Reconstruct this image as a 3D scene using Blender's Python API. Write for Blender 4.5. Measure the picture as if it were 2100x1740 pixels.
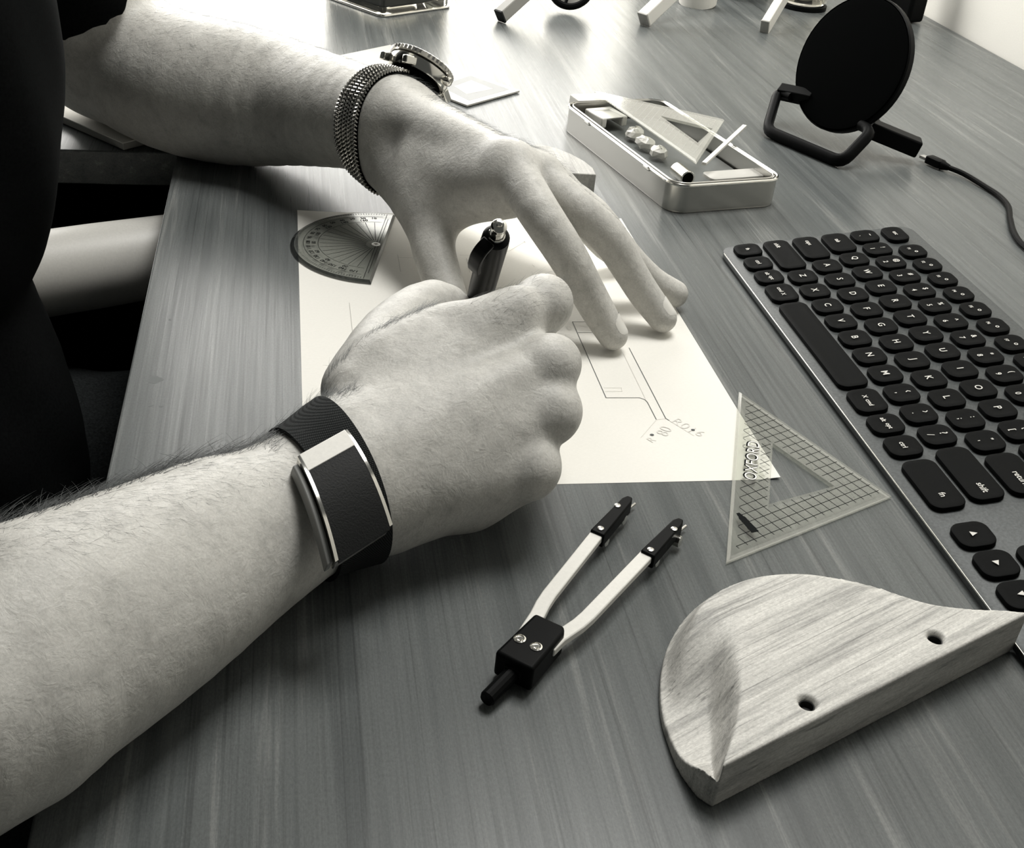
import bpy, bmesh, math, random
import numpy as np
from mathutils import Matrix, Vector

random.seed(7)
rng = np.random.default_rng(11)
for o in list(bpy.data.objects):
    bpy.data.objects.remove(o)
S = bpy.context.scene
COL = S.collection

# ------------------------------------------------------------------ camera
# Lengths are written in millimetres (mm) and turned into metres when linked.
# Desk top is z = 0; the lower left corner of the drawing sheet is the origin.
FPX = 2386.2581
RC = np.array([[0.9825735755243594, -0.1624100642847849, 0.09039988772276217],
               [-0.011883761150880606, -0.5402453047929034, -0.841423666692429],
               [0.1854937866942847, 0.825686370039033, -0.5327608032030702]])
CC = np.array([-4.64097156, -398.06669974, 288.20453634])
cam = bpy.data.cameras.new('camera')
cam.sensor_width = 36.0
cam.lens = FPX / 2100 * 36.0
cam.clip_start = 0.01
camo = bpy.data.objects.new('camera', cam)
COL.objects.link(camo)
m = Matrix.Identity(4)
for i in range(3):
    m[i][0], m[i][1], m[i][2], m[i][3] = RC[0][i], -RC[1][i], -RC[2][i], CC[i] * .001
camo.matrix_world = m
S.camera = camo

def P(px, py, z=0.):
    """the point at height z (mm) that the photograph shows at pixel px, py"""
    d = RC.T @ np.array([(px - 1050) / FPX, (py - 870) / FPX, 1.])
    return CC + d * ((z - CC[2]) / d[2])

# ------------------------------------------------------------------ world, lights, exposure
w = bpy.data.worlds.new('world'); S.world = w; w.use_nodes = True
w.node_tree.nodes['Background'].inputs[0].default_value = (0.93, 0.96, 0.90, 1)
w.node_tree.nodes['Background'].inputs[1].default_value = 0.072

def area(name, loc, target, sx, sy, power, col=(1, 1, 1), spread=180):
    l = bpy.data.lights.new(name, 'AREA'); l.shape = 'RECTANGLE'
    l.size, l.size_y, l.energy, l.color = sx, sy, power, col
    l.spread = math.radians(spread)
    o = bpy.data.objects.new(name, l); COL.objects.link(o)
    o.location = loc
    o.rotation_euler = (Vector(target) - Vector(loc)).to_track_quat('-Z', 'Y').to_euler()
    return o
area('window_daylight', (-0.235, 1.285, 0.47), (-0.20, 0.2, 0.36), 1.50, 0.86, 27, (1.0, 0.98, 0.935))
area('ceiling_lamp', (0.42, 0.45, 1.38), (0.10, 0.05, 0), 0.6, 0.6, 20, (1.0, 0.985, 0.945))
S.view_settings.view_transform = 'Standard'
S.view_settings.look = 'None'
S.view_settings.exposure = 0.0
S.view_settings.gamma = 1.0
S.view_settings.use_curve_mapping = False

# ------------------------------------------------------------------ materials
def tone(v):
    """a grey of the toned black and white print: cool in the darks, warm in the lights"""
    a = min(1, max(0, (v - .01) / .30))
    c = np.array([.88, 1.0, 1.02]) * (1 - a) + np.array([1.02, 1.0, .935]) * a
    return tuple(v * c) + (1,)

def mat(name, v, rough=.5, metal=0., trans=0., ior=1.45, spec=.5, sss=0., coat=0.):
    m = bpy.data.materials.new(name); m.use_nodes = True
    b = m.node_tree.nodes['Principled BSDF']
    b.inputs['Base Color'].default_value = tone(v)
    b.inputs['Roughness'].default_value = rough
    b.inputs['Metallic'].default_value = metal
    b.inputs['Transmission Weight'].default_value = trans
    b.inputs['IOR'].default_value = ior
    b.inputs['Specular IOR Level'].default_value = spec
    b.inputs['Coat Weight'].default_value = coat
    if sss:
        b.inputs['Subsurface Weight'].default_value = sss
        b.inputs['Subsurface Radius'].default_value = (.006, .005, .0045)
        b.inputs['Subsurface Scale'].default_value = 1
    return m

class N:
    """small node helper"""
    def __init__(s, m):
        s.t = m.node_tree; s.b = s.t.nodes['Principled BSDF']
    def new(s, k, **kw):
        n = s.t.nodes.new(k)
        for a, v in kw.items(): setattr(n, a, v)
        return n
    def link(s, a, b): s.t.links.new(a, b)
    def coord(s, scale, loc=(0, 0, 0), rot=(0, 0, 0)):
        c = s.new('ShaderNodeTexCoord'); mp = s.new('ShaderNodeMapping')
        mp.inputs['Scale'].default_value = scale
        mp.inputs['Location'].default_value = loc
        mp.inputs['Rotation'].default_value = rot
        s.link(c.outputs['Object'], mp.inputs['Vector']); return mp.outputs[0]
    def noise(s, vec, scale, detail=4, rough=.6, dist=0.):
        n = s.new('ShaderNodeTexNoise'); n.inputs['Scale'].default_value = scale
        n.inputs['Detail'].default_value = detail; n.inputs['Roughness'].default_value = rough
        n.inputs['Distortion'].default_value = dist
        s.link(vec, n.inputs['Vector']); return n.outputs['Fac']
    def ramp(s, fac, stops):
        r = s.new('ShaderNodeValToRGB'); e = r.color_ramp.elements
        while len(e) < len(stops): e.new(.5)
        for x, (p, v) in zip(e, stops):
            x.position = p; x.color = tone(v) if not isinstance(v, tuple) else v
        s.link(fac, r.inputs[0]); return r.outputs[0]
    def mix(s, a, b, fac, mode='MULTIPLY'):
        x = s.new('ShaderNodeMix', data_type='RGBA', blend_type=mode)
        for sock, v in ((x.inputs[0], fac), (x.inputs[6], a), (x.inputs[7], b)):
            if hasattr(v, 'links'): s.link(v, sock)
            else: sock.default_value = v
        return x.outputs[2]
    def bump(s, h, dist, strength=1., prev=None):
        b = s.new('ShaderNodeBump'); b.inputs['Distance'].default_value = dist
        b.inputs['Strength'].default_value = strength
        s.link(h, b.inputs['Height'])
        if prev is not None: s.link(prev, b.inputs['Normal'])
        return b.outputs[0]

W4 = (1, 1, 1, 1)
def g4(v): return (v, v, v, 1)

def grained(name, lo, mid, hi, sx, sy, rough, ang=0., fine=1., spec=.5, dark=0.25, bumpd=.00012, far=False):
    """wood: long streaks along local y"""
    m = mat(name, mid, rough, spec=spec); n = N(m)
    r = (0, 0, ang)
    zs = 1. if far else .35
    big = n.noise(n.coord((sx, sy, sx * zs), rot=r), 1., 5, .65, .35)
    col = n.ramp(big, ([(.36, lo), (.48, mid), (.58, mid * 1.06), (.68, hi)] if far else [(.33, lo), (.5, mid), (.68, hi)]))
    fin = n.noise(n.coord((sx * 9, sy * 3.2, sx * 9 * zs), (3, 7, 1), rot=r), 1., 3, .7)
    f = n.ramp(fin, [(.3, g4(1 - .32 * fine)), (.55, g4(1)), (.8, g4(1 + .12 * fine))])
    pore = n.noise(n.coord((sx * 5, sy * 1.1, sx * 5 * zs), (9, 2, 4), rot=r), 1., 2, .5)
    pr = n.ramp(pore, [(.28, g4(1 - dark)), (.38, g4(1))])
    c = n.mix(n.mix(col, f, 1.), pr, 1.)
    fl = n.noise(n.coord((1400, 700, 1400), (5, 1, 2), rot=r), 1., 2, .7)
    c = n.mix(c, n.ramp(fl, [(.3, g4(.84)), (.7, g4(1.14))]), 1.)
    n.link(c, n.b.inputs['Base Color'])
    n.link(n.bump(fin, bumpd, .5), n.b.inputs['Normal'])
    rr = n.ramp(fin, [(.3, g4(min(1, rough * 1.25))), (.8, g4(rough * .85))])
    n.link(rr, n.b.inputs['Roughness'])
    return m

M = {}
M['desk'] = grained('desk_veneer', .092, .118, .20, 95, 2.6, .27, fine=.8, dark=.30, bumpd=.00003, far=True, spec=.27)
M['desk_edge'] = mat('desk_edge_band', .10, .45)
M['oak'] = grained('oak_wood', .30, .52, .62, 260, 12, .5, ang=0, fine=.6, dark=.45)
M['block'] = grained('block_wood', .30, .42, .5, 150, 9, .5, ang=.7, fine=.5, dark=.2)
M['paper'] = mat('drawing_paper', .76, .8, spec=.2)
M['ink'] = mat('pencil_line', .09, .8)
M['faint'] = mat('faint_pencil_line', .66, .8)
M['black'] = mat('black_plastic', .0025, .5, spec=.09)
M['matt_black'] = mat('matt_black_plastic', .002, .9, spec=.02)
M['pen_black'] = mat('pen_black_plastic', .003, .35, spec=.12)
M['chrome'] = mat('polished_steel', .75, .14, 1.)
M['steel'] = mat('brushed_steel', .46, .28, 1.)
M['leg_white'] = mat('white_lacquered_metal', .74, .5)
M['white'] = mat('white_plastic', .78, .4)
M['grey'] = mat('grey_plastic', .35, .5)
M['keycap'] = mat('dark_keycap', .0035, .55, spec=.045)
M['keyside'] = mat('keycap_side', .004, .7, spec=.2)
M['kbody'] = mat('keyboard_aluminium', .055, .5, .2)
M['kedge'] = mat('keyboard_polished_edge', .85, .22, 1.)
M['legend'] = mat('key_legend_print', .58, .6)
M['print'] = mat('black_print', .008, .8, spec=.05)
M['wall'] = mat('wall_paint', .80, .9, spec=.1)
M['floor'] = mat('dark_carpet', .010, .95, spec=.05)
M['chair'] = mat('pale_chair_arm', .55, .45)
M['shirt'] = mat('black_cotton', .0045, .95, spec=.04)
M['denim'] = mat('dark_trousers_cloth', .016, .95, spec=.05)
M['screen'] = mat('dark_glass', .004, .08)
M['eraser'] = mat('eraser_rubber', .55, .8)
M['glass'] = mat('clear_glass', .95, .03, trans=1., ior=1.45)
M['wax'] = mat('dark_wax', .012, .35)
M['card'] = mat('printed_card', .50, .35)
M['card_print'] = mat('card_print_grey', .08, .4)
M['rubber'] = mat('rubber_foot', .008, .7)
M['tray'] = mat('tin_tray', .13, .45)
M['side_grey'] = mat('grey_case_side', .24, .5)
M['stain'] = mat('desk_stain', .12, .6)
M['nail'] = mat('fingernail', .66, .28, sss=.1)

def clearplastic(name, v, alpha):
    """thin transparent moulded plastic: lets most light straight through, keeps a glossy surface"""
    m = bpy.data.materials.new(name); m.use_nodes = True
    t = m.node_tree; t.nodes.clear()
    out = t.nodes.new('ShaderNodeOutputMaterial')
    tr = t.nodes.new('ShaderNodeBsdfTransparent'); tr.inputs[0].default_value = (.93, .94, .92, 1)
    gl = t.nodes.new('ShaderNodeBsdfGlossy'); gl.inputs[0].default_value = (.9, .9, .88, 1); gl.inputs[1].default_value = .12
    df = t.nodes.new('ShaderNodeBsdfDiffuse'); df.inputs[0].default_value = tone(v)
    lw = t.nodes.new('ShaderNodeLayerWeight'); lw.inputs[0].default_value = .5
    pw = t.nodes.new('ShaderNodeMath'); pw.operation = 'POWER'; pw.inputs[1].default_value = 4.0
    fr = t.nodes.new('ShaderNodeMath'); fr.operation = 'MULTIPLY_ADD'; fr.inputs[1].default_value = .7; fr.inputs[2].default_value = .035
    t.links.new(lw.outputs['Facing'], pw.inputs[0]); t.links.new(pw.outputs[0], fr.inputs[0])
    m1 = t.nodes.new('ShaderNodeMixShader'); m1.inputs[0].default_value = alpha
    m2 = t.nodes.new('ShaderNodeMixShader')
    t.links.new(tr.outputs[0], m1.inputs[1]); t.links.new(df.outputs[0], m1.inputs[2])
    t.links.new(fr.outputs[0], m2.inputs[0]); t.links.new(m1.outputs[0], m2.inputs[1]); t.links.new(gl.outputs[0], m2.inputs[2])
    t.links.new(m2.outputs[0], out.inputs[0])
    return m
M['clear'] = clearplastic('clear_acrylic', .75, .05)
M['clear_white'] = clearplastic('pale_clear_acrylic', .8, .24)
M['clear_edge'] = clearplastic('clear_acrylic_edge', .85, .24)
M['smoke'] = clearplastic('grey_tinted_acrylic', .16, .26)
M['smoke_edge'] = clearplastic('grey_tinted_acrylic_edge', .02, .85)

def skin_mat():
    m = mat('skin', .40, .48, spec=.35, sss=.10); n = N(m)
    a = n.noise(n.coord((1, 1, 1)), 55, 5, .65, .4)
    b = n.noise(n.coord((1, 1, 1), (4, 2, 7)), 320, 4, .7)
    c = n.ramp(a, [(.30, .41), (.5, .51), (.70, .56)])
    d = n.ramp(b, [(.30, g4(.86)), (.48, g4(1)), (.75, g4(1.05))])
    e = n.ramp(n.noise(n.coord((1, 1, 1), (2, 8, 5)), 1300, 2, .7), [(.3, g4(.90)), (.7, g4(1.08))])
    n.link(n.mix(n.mix(c, d, 1.), e, 1.), n.b.inputs['Base Color'])
    v = n.new('ShaderNodeTexVoronoi'); v.inputs['Scale'].default_value = 900
    n.link(n.coord((1, 1, 1)), v.inputs['Vector'])
    h1 = n.noise(n.coord((1, 1, 1), (1, 5, 3)), 190, 5, .62, .8)
    nb = n.bump(v.outputs['Distance'], .00012, .35)
    n.link(n.bump(h1, .0007, .55, nb), n.b.inputs['Normal'])
    return m
M['skin'] = skin_mat()
M['hair'] = mat('body_hair', .16, .4, spec=.6)
M['hair_dark'] = mat('dark_body_hair', .05, .4, spec=.6)

def add_grain(m, amt, scale=700):
    n = N(m); a = n.noise(n.coord((1, 1, 1)), scale, 3, .7)
    base = tuple(n.b.inputs['Base Color'].default_value)
    n.link(n.mix(base, n.ramp(a, [(.3, g4(1 - amt)), (.7, g4(1 + amt))]), 1.), n.b.inputs['Base Color'])
for k, a in (('kbody', .35), ('keycap', .25), ('paper', .02), ('wall', .03), ('chair', .05), ('leg_white', .04), ('denim', .5), ('shirt', .4), ('eraser', .08)):
    add_grain(M[k], a)

def weave(name, v, scale):
    m = mat(name, v, .8, spec=.2); n = N(m)
    w1 = n.new('ShaderNodeTexWave', bands_direction='X'); w1.inputs['Scale'].default_value = scale
    w2 = n.new('ShaderNodeTexWave', bands_direction='Z'); w2.inputs['Scale'].default_value = scale
    n.link(n.coord((1, 1, 1), rot=(.3, .2, .5)), w1.inputs['Vector']); n.link(n.coord((1, 1, 1), rot=(.3, .2, .5)), w2.inputs['Vector'])
    h = n.mix(w1.outputs['Color'], w2.outputs['Color'], 1.)
    n.link(n.bump(h, .0004, .8), n.b.inputs['Normal'])
    n.link(n.ramp(h, [(.0, v * .4), (1., v * 2.2)]), n.b.inputs['Base Color'])
    return m
M['weave'] = weave('woven_strap', .022, 520)
M['cover'] = mat('dark_leather_cover', .006, .6, spec=.25)
n_c = N(M['cover']); n_c.link(n_c.bump(n_c.noise(n_c.coord((1, 1, 1)), 1400, 3, .6), .0003, .6), n_c.b.inputs['Normal'])

# ------------------------------------------------------------------ linking
MW = {}
def mm4(loc=(0, 0, 0), rot=None):
    a = np.eye(4); a[:3, 3] = loc
    if rot is not None: a[:3, :3] = rot
    return a

def put(o, mat4):
    b = mat4.copy(); b[:3, 3] *= .001
    o.matrix_basis = Matrix(b.tolist())

def tag(o, label, cat, group=None, kind=None):
    if label: o['label'] = label
    if cat: o['category'] = cat
    if group: o['group'] = group
    if kind: o['kind'] = kind
    return o

def thing(name, label, cat, loc=(0, 0, 0), rot=None, group=None):
    o = bpy.data.objects.new(name, None); COL.objects.link(o)
    o.empty_display_size = .01
    MW[o] = mm4(loc, rot); put(o, MW[o])
    return tag(o, label, cat, group)

def mesh(name, V, F, mt, smooth=True, angle=None):
    me = bpy.data.meshes.new(name)
    me.from_pydata((np.asarray(V, float) * .001).tolist(), [], [tuple(int(i) for i in f) for f in F])
    me.materials.append(M[mt] if isinstance(mt, str) else mt)
    me.validate()
    if smooth:
        me.polygons.foreach_set('use_smooth', [True] * len(me.polygons))
        if angle is not None:
            me.set_sharp_from_angle(angle=math.radians(angle))
    me.update()
    return me

def part(name, VF, mt, parent=None, local=False, smooth=True, angle=35, org=None, bevel=0., seg=2, label=None):
    """one mesh object; vertices in world mm unless local=True (then in the thing's own frame)"""
    V, F = VF
    V = np.asarray(V, float)
    if parent is not None:
        base = MW[parent]
        if not local:
            inv = np.linalg.inv(base); V = V @ inv[:3, :3].T + inv[:3, 3]
        o = bpy.data.objects.new(name, mesh(name, V, F, mt, smooth, angle)); COL.objects.link(o)
        o.parent = parent; MW[o] = base
    else:
        if org is None: org = np.array([*((V.min(0) + V.max(0)) / 2)[:2], V[:, 2].min()])
        o = bpy.data.objects.new(name, mesh(name, V - org, F, mt, smooth, angle)); COL.objects.link(o)
        MW[o] = mm4(org); put(o, MW[o])
    if bevel:
        b = o.modifiers.new('bevel', 'BEVEL'); b.width = bevel * .001; b.segments = seg; b.limit_method = 'ANGLE'
        b.angle_limit = math.radians(40); b.harden_normals = False
    if label: o['label'] = label
    return o

# ------------------------------------------------------------------ shapes (mm)
def join(*vfs):
    V = []; F = []; k = 0
    for v, f in vfs:
        V.append(np.asarray(v, float)); F += [tuple(i + k for i in q) for q in f]; k += len(v)
    return np.concatenate(V), F

def prism(poly, z0, z1):
    n = len(poly); V = [(x, y, z0) for x, y in poly] + [(x, y, z1) for x, y in poly]
    F = [tuple(range(n - 1, -1, -1)), tuple(range(n, 2 * n))] + [(i, (i + 1) % n, n + (i + 1) % n, n + i) for i in range(n)]
    a = sum(poly[i][0] * poly[(i + 1) % n][1] - poly[(i + 1) % n][0] * poly[i][1] for i in range(n))
    if a < 0: F = [tuple(reversed(f)) for f in F]
    return np.array(V, float), F

def rrect(wd, ht, r, n=6, cx=0, cy=0):
    out = []
    for qx, qy, a0 in ((1, 1, 0), (-1, 1, 90), (-1, -1, 180), (1, -1, 270)):
        for i in range(n + 1):
            a = math.radians(a0 + 90 * i / n)
            out.append((cx + qx * (wd / 2 - r) + r * math.cos(a), cy + qy * (ht / 2 - r) + r * math.sin(a)))
    return out

def loft(rings, cap0=True, cap1=True):
    n = len(rings[0]); V = [p for r in rings for p in r]; F = []
    for k in range(len(rings) - 1):
        for i in range(n):
            j = (i + 1) % n
            F.append((k * n + i, k * n + j, (k + 1) * n + j, (k + 1) * n + i))
    if cap0: F.append(tuple(range(n - 1, -1, -1)))
    if cap1: F.append(tuple(range((len(rings) - 1) * n, len(rings) * n)))
    return np.array(V, float), F

def pillow(wd, ht, r, z0, z1, b=1., n=6, dish=0.):
    """rounded rectangular slab with eased top and bottom edges"""
    prof = [(0, z0), (0, z1 - b), (b * .3, z1 - b * .3), (b, z1)]
    rings = [[(x, y, z) for x, y in rrect(wd - 2 * i, ht - 2 * i, max(.2, r - i), n)] for i, z in prof]
    if dish:
        for i, dz in ((b + min(wd, ht) * .16, dish * .6), (b + min(wd, ht) * .34, dish)):
            rings.append([(x, y, z1 - dz) for x, y in rrect(wd - 2 * i, ht - 2 * i, max(.2, r - i), n)])
    return loft(rings)

def frame3(d):
    d = np.asarray(d, float); d = d / np.linalg.norm(d)
    a = np.array([0, 0, 1.]) if abs(d[2]) < .9 else np.array([1., 0, 0])
    x = np.cross(a, d); x /= np.linalg.norm(x)
    return x, np.cross(d, x), d

def tube(pts, r, n=10, flat=1., cap=True):
    pts = np.array(pts, float); k = len(pts)
    rr = np.ones(k) * r if np.isscalar(r) else np.array(r, float)
    t = np.gradient(pts, axis=0); t /= np.linalg.norm(t, axis=1)[:, None]
    x, y, _ = frame3(t[0]); rings = []
    for i in range(k):
        x = x - t[i] * (x @ t[i]); x /= np.linalg.norm(x); y = np.cross(t[i], x)
        rings.append([pts[i] + rr[i] * (x * math.cos(a) + flat * y * math.sin(a)) for a in np.linspace(0, 2 * math.pi, n, endpoint=False)])
    return loft(rings, cap, cap)

def lathe(prof, n=32, c=(0, 0, 0), axis=None, cap=True):
    rings = [[(r * math.cos(a), r * math.sin(a), z) for a in np.linspace(0, 2 * math.pi, n, endpoint=False)] for r, z in prof]
    V, F = loft(rings, cap, cap)
    if axis is not None:
        x, y, d = frame3(axis); V = V[:, :1] * x + V[:, 1:2] * y + V[:, 2:] * d
    return V + np.array(c), F

def xf(VF, rot=None, loc=(0, 0, 0)):
    V, F = VF
    V = np.asarray(V, float)
    if rot is not None: V = V @ np.asarray(rot).T
    return V + np.array(loc), F

def rz(a):
    c, s = math.cos(a), math.sin(a); return np.array([[c, -s, 0], [s, c, 0], [0, 0, 1.]])
def rx(a):
    c, s = math.cos(a), math.sin(a); return np.array([[1, 0, 0], [0, c, -s], [0, s, c.real]])
def ry(a):
    c, s = math.cos(a), math.sin(a); return np.array([[c, 0, s], [0, 1, 0], [-s, 0, c]])

def box(c, s, rot=None):
    V, F = prism([(-s[0] / 2, -s[1] / 2), (s[0] / 2, -s[1] / 2), (s[0] / 2, s[1] / 2), (-s[0] / 2, s[1] / 2)], -s[2] / 2, s[2] / 2)
    return xf((V, F), rot, c)

def spline(pts, n=8):
    """Catmull-Rom through the points"""
    p = np.array(pts, float); q = np.vstack([2 * p[0] - p[1], p, 2 * p[-1] - p[-2]]); out = []
    for i in range(1, len(q) - 2):
        for t in np.linspace(0, 1, n, endpoint=False):
            a, b, c, d = q[i - 1], q[i], q[i + 1], q[i + 2]
            out.append(.5 * (2 * b + (c - a) * t + (2 * a - 5 * b + 4 * c - d) * t * t + (3 * b - a - 3 * c + d) * t ** 3))
    out.append(p[-1]); return np.array(out)

TXT = {}
def text_vf(s, size, bold=0.):
    """flat lettering in the xy plane, centred, cap height about .7 size (mm)"""
    key = (s, size, bold)
    if key not in TXT:
        c = bpy.data.curves.new('lettering', 'FONT'); c.body = s; c.size = size
        c.align_x = 'CENTER'; c.align_y = 'CENTER'; c.offset = bold; c.resolution_u = 3
        o = bpy.data.objects.new('lettering', c)
        me = o.to_mesh()
        V = np.array([v.co[:] for v in me.vertices]); F = [tuple(p.vertices) for p in me.polygons]
        if len(V): V[:, :2] -= (V[:, :2].max(0) + V[:, :2].min(0)) / 2
        o.to_mesh_clear(); bpy.data.objects.remove(o); bpy.data.curves.remove(c)
        TXT[key] = (V, F)
    V, F = TXT[key]; return V.copy(), list(F)

def strips(lines, wd, z):
    """flat drawn lines: list of polylines in xy"""
    V = []; F = []
    for ln in lines:
        ln = np.array(ln, float)
        for a, b in zip(ln[:-1], ln[1:]):
            d = b - a; L = np.linalg.norm(d)
            if L < 1e-6: continue
            nrm = np.array([-d[1], d[0]]) / L * wd / 2; e = d / L * wd * .4; k = len(V)
            for q in (a - e - nrm, b + e - nrm, b + e + nrm, a - e + nrm): V.append((q[0], q[1], z))
            F.append((k, k + 1, k + 2, k + 3))
    return np.array(V, float), F

# ------------------------------------------------------------------ smooth bodies from distance fields
class Field:
    def __init__(s): s.g = []          # groups: (list of primitives, k inside the group, k to the rest)
    def add(s, prims, k=6., kj=6.):
        s.g.append((prims, k, kj))
    def bounds(s):
        lo = np.min([np.minimum(p[0] - p[2], p[1] - p[3]) for g in s.g for p in g[0]], 0)
        hi = np.max([np.maximum(p[0] + p[2], p[1] + p[3]) for g in s.g for p in g[0]], 0)
        return lo - 6, hi + 6
    def ev(s, X, c=None, rad=None):
        if not hasattr(s, 'A'):
            L = [(p, gi) for gi, g in enumerate(s.g) for p in g[0]]
            s.A = np.array([p[0] for p, _ in L]); s.BA = np.array([p[1] - p[0] for p, _ in L])
            s.R = np.array([max(p[2], p[3]) for p, _ in L]); s.GI = np.array([q for _, q in L])
            s.P = [p for p, _ in L]; s.L2 = (s.BA ** 2).sum(1) + 1e-9
        if c is None: pick = np.arange(len(s.P))
        else:
            w_ = np.asarray(c) - s.A; t = np.clip((w_ * s.BA).sum(1) / s.L2, 0, 1)
            pick = np.flatnonzero(np.linalg.norm(w_ - t[:, None] * s.BA, axis=1) - s.R <= rad + 22)
            if not len(pick): return None
        tot = None; d = None; cur = -1
        for q in list(pick) + [-1]:
            gi = s.GI[q] if q >= 0 else -2
            if gi != cur:
                if d is not None: tot = d if tot is None else smin(tot, d, s.g[cur][2])
                d = None; cur = gi
                if q < 0: break
            a, b, r1, r2 = s.P[q]
            ba = s.BA[q].astype(np.float32); pa = X - a.astype(np.float32)
            t = np.clip((pa @ ba) / np.float32(s.L2[q]), 0, 1)
            e = pa - t[:, None] * ba
            e = np.sqrt(np.einsum('ij,ij->i', e, e)) - (np.float32(r1) + t * np.float32(r2 - r1))
            d = e if d is None else smin(d, e, s.g[cur][1])
        return tot

def smin(a, b, k):
    if k < 1: return np.minimum(a, b)
    h = np.maximum(k - np.abs(a - b), 0) / k
    return np.minimum(a, b) - h * h * k * .25

def surface_nets(ev, lo, hi, h, relax=3, zcut=None):
    """closed quad mesh of ev = 0, worked block by block; ev(points, centre, radius) -> distances or None"""
    B = 20
    nb = np.ceil((hi - lo) / (h * B)).astype(int)
    ids = []; pos = []; quads = []
    SZ = np.int64(4096)
    ax = np.arange(-1, B + 1)
    gx, gy, gz = np.meshgrid(ax, ax, ax, indexing='ij')
    off = np.stack([gx, gy, gz], -1).reshape(-1, 3)
    n = B + 2
    half = h * (B + 2) * .5
    corner = [(i, j, k) for i in (0, 1) for j in (0, 1) for k in (0, 1)]
    edges = [(a, b) for a in range(8) for b in range(a + 1, 8) if sum(abs(np.array(corner[a]) - np.array(corner[b]))) == 1]
    for bx in range(nb[0]):
        for by in range(nb[1]):
            for bz in range(nb[2]):
                o = np.array([bx, by, bz]) * B
                c = lo + (o + B / 2 - .5) * h
                e = ev(c[None].astype(np.float32), c, 0.)
                e0 = 1e3 if e is None else float(e[0])
                if abs(e0) > half * 1.75 + 2 and e0 < 900: continue
                if e0 >= 900:
                    if ev(c[None].astype(np.float32), c, half * 1.75) is None: continue
                X = (lo + (o + off) * h).astype(np.float32)
                d = ev(X, c, half * 1.75)
                if d is None: continue
                d = d.reshape(n, n, n)
                if d.min() > 0 or d.max() < 0: continue
                d[d == 0] = 1e-6
                sgn = d < 0
                m_ = n - 1
                C8 = np.stack([d[i:i + m_, j:j + m_, k:k + m_] for i, j, k in corner], -1)
                cnt = (C8 < 0).sum(-1); act = (cnt > 0) & (cnt < 8)
                # vertices for cells 1.. (own) and the low neighbours (shared: same value recomputed)
                I = np.argwhere(act)
                D = C8[act]; acc = np.zeros((len(I), 3)); w_ = np.zeros(len(I))
                for a, b in edges:
                    da, db = D[:, a], D[:, b]; cr = (da < 0) != (db < 0)
                    t = np.where(cr, da / np.where(cr, da - db, 1), 0)
                    p = np.array(corner[a]) + t[:, None] * (np.array(corner[b]) - np.array(corner[a]))
                    acc += p * cr[:, None]; w_ += cr
                g = I - 1 + o
                pos.append(lo + (g + acc / w_[:, None]) * h)
                gi = (g + 8); ids.append((gi[:, 0] * SZ + gi[:, 1]) * SZ + gi[:, 2])
                for axi in range(3):
                    sl0 = [slice(1, n - 1)] * 3; sl1 = [slice(1, n - 1)] * 3
                    sl1[axi] = slice(2, n)
                    s0, s1 = sgn[tuple(sl0)], sgn[tuple(sl1)]
                    for flip in (False, True):
                        E = np.argwhere(s0 & ~s1 if not flip else ~s0 & s1)
                        if not len(E): continue
                        g = E + o + 8
                        u = np.zeros(3, int); v = np.zeros(3, int); u[(axi + 1) % 3] = 1; v[(axi + 2) % 3] = 1
                        q = [g, g - u, g - u - v, g - v]
                        if flip: q = q[::-1]
                        quads.append(np.stack([(a[:, 0] * SZ + a[:, 1]) * SZ + a[:, 2] for a in q], 1))
    ids = np.concatenate(ids); pos = np.concatenate(pos); quads = np.concatenate(quads)
    uid, first = np.unique(ids, return_index=True)
    V = pos[first]
    Q = np.searchsorted(uid, quads)
    ok = (Q < len(uid)).all(1); Q = Q[ok]; ok = (uid[Q] == quads[ok]).all(1); Q = Q[ok]
    used = np.unique(Q); remap = np.full(len(V), -1); remap[used] = np.arange(len(used)); V = V[used]; Q = remap[Q]
    E = np.concatenate([Q[:, [0, 1]], Q[:, [1, 2]], Q[:, [2, 3]], Q[:, [3, 0]]])
    for it in range(relax):
        A = np.zeros_like(V); c = np.zeros(len(V))
        for k in range(3):
            A[:, k] = np.bincount(E[:, 0], V[E[:, 1], k], len(V)) + np.bincount(E[:, 1], V[E[:, 0], k], len(V))
        c = np.bincount(E[:, 0], minlength=len(V)) + np.bincount(E[:, 1], minlength=len(V))
        L = A / c[:, None] - V
        V = V + (.55 if it % 2 == 0 else -.50) * L
    return V, Q

def fast_mesh(name, V, Q, mt):
    me = bpy.data.meshes.new(name)
    me.vertices.add(len(V)); me.vertices.foreach_set('co', (V * .001).astype(np.float32).ravel())
    me.loops.add(Q.size); me.loops.foreach_set('vertex_index', Q.astype(np.int32).ravel())
    me.polygons.add(len(Q)); me.polygons.foreach_set('loop_start', np.arange(0, Q.size, 4, dtype=np.int32))
    me.polygons.foreach_set('use_smooth', np.ones(len(Q), bool))
    me.materials.append(M[mt]); me.update(calc_edges=True); me.validate()
    return me

def vnormals(V, Q):
    fn = np.cross(V[Q[:, 2]] - V[Q[:, 0]], V[Q[:, 3]] - V[Q[:, 1]]); Nn = np.zeros_like(V)
    for j in range(4):
        for k in range(3): Nn[:, k] += np.bincount(Q[:, j], fn[:, k], len(V))
    return Nn / (np.linalg.norm(Nn, axis=1)[:, None] + 1e-12)

def cone(a, b, r1, r2): return (np.asarray(a, float), np.asarray(b, float), float(r1), float(r2))
def chain(pts, n=3):
    """[(point, radius), ...] -> cones along a smooth curve"""
    q = spline([(*p, r) for p, r in pts], n); pts = [(a[:3], a[3]) for a in q]
    return [cone(pts[i][0], pts[i + 1][0], pts[i][1], pts[i + 1][1]) for i in range(len(pts) - 1)]

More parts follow.
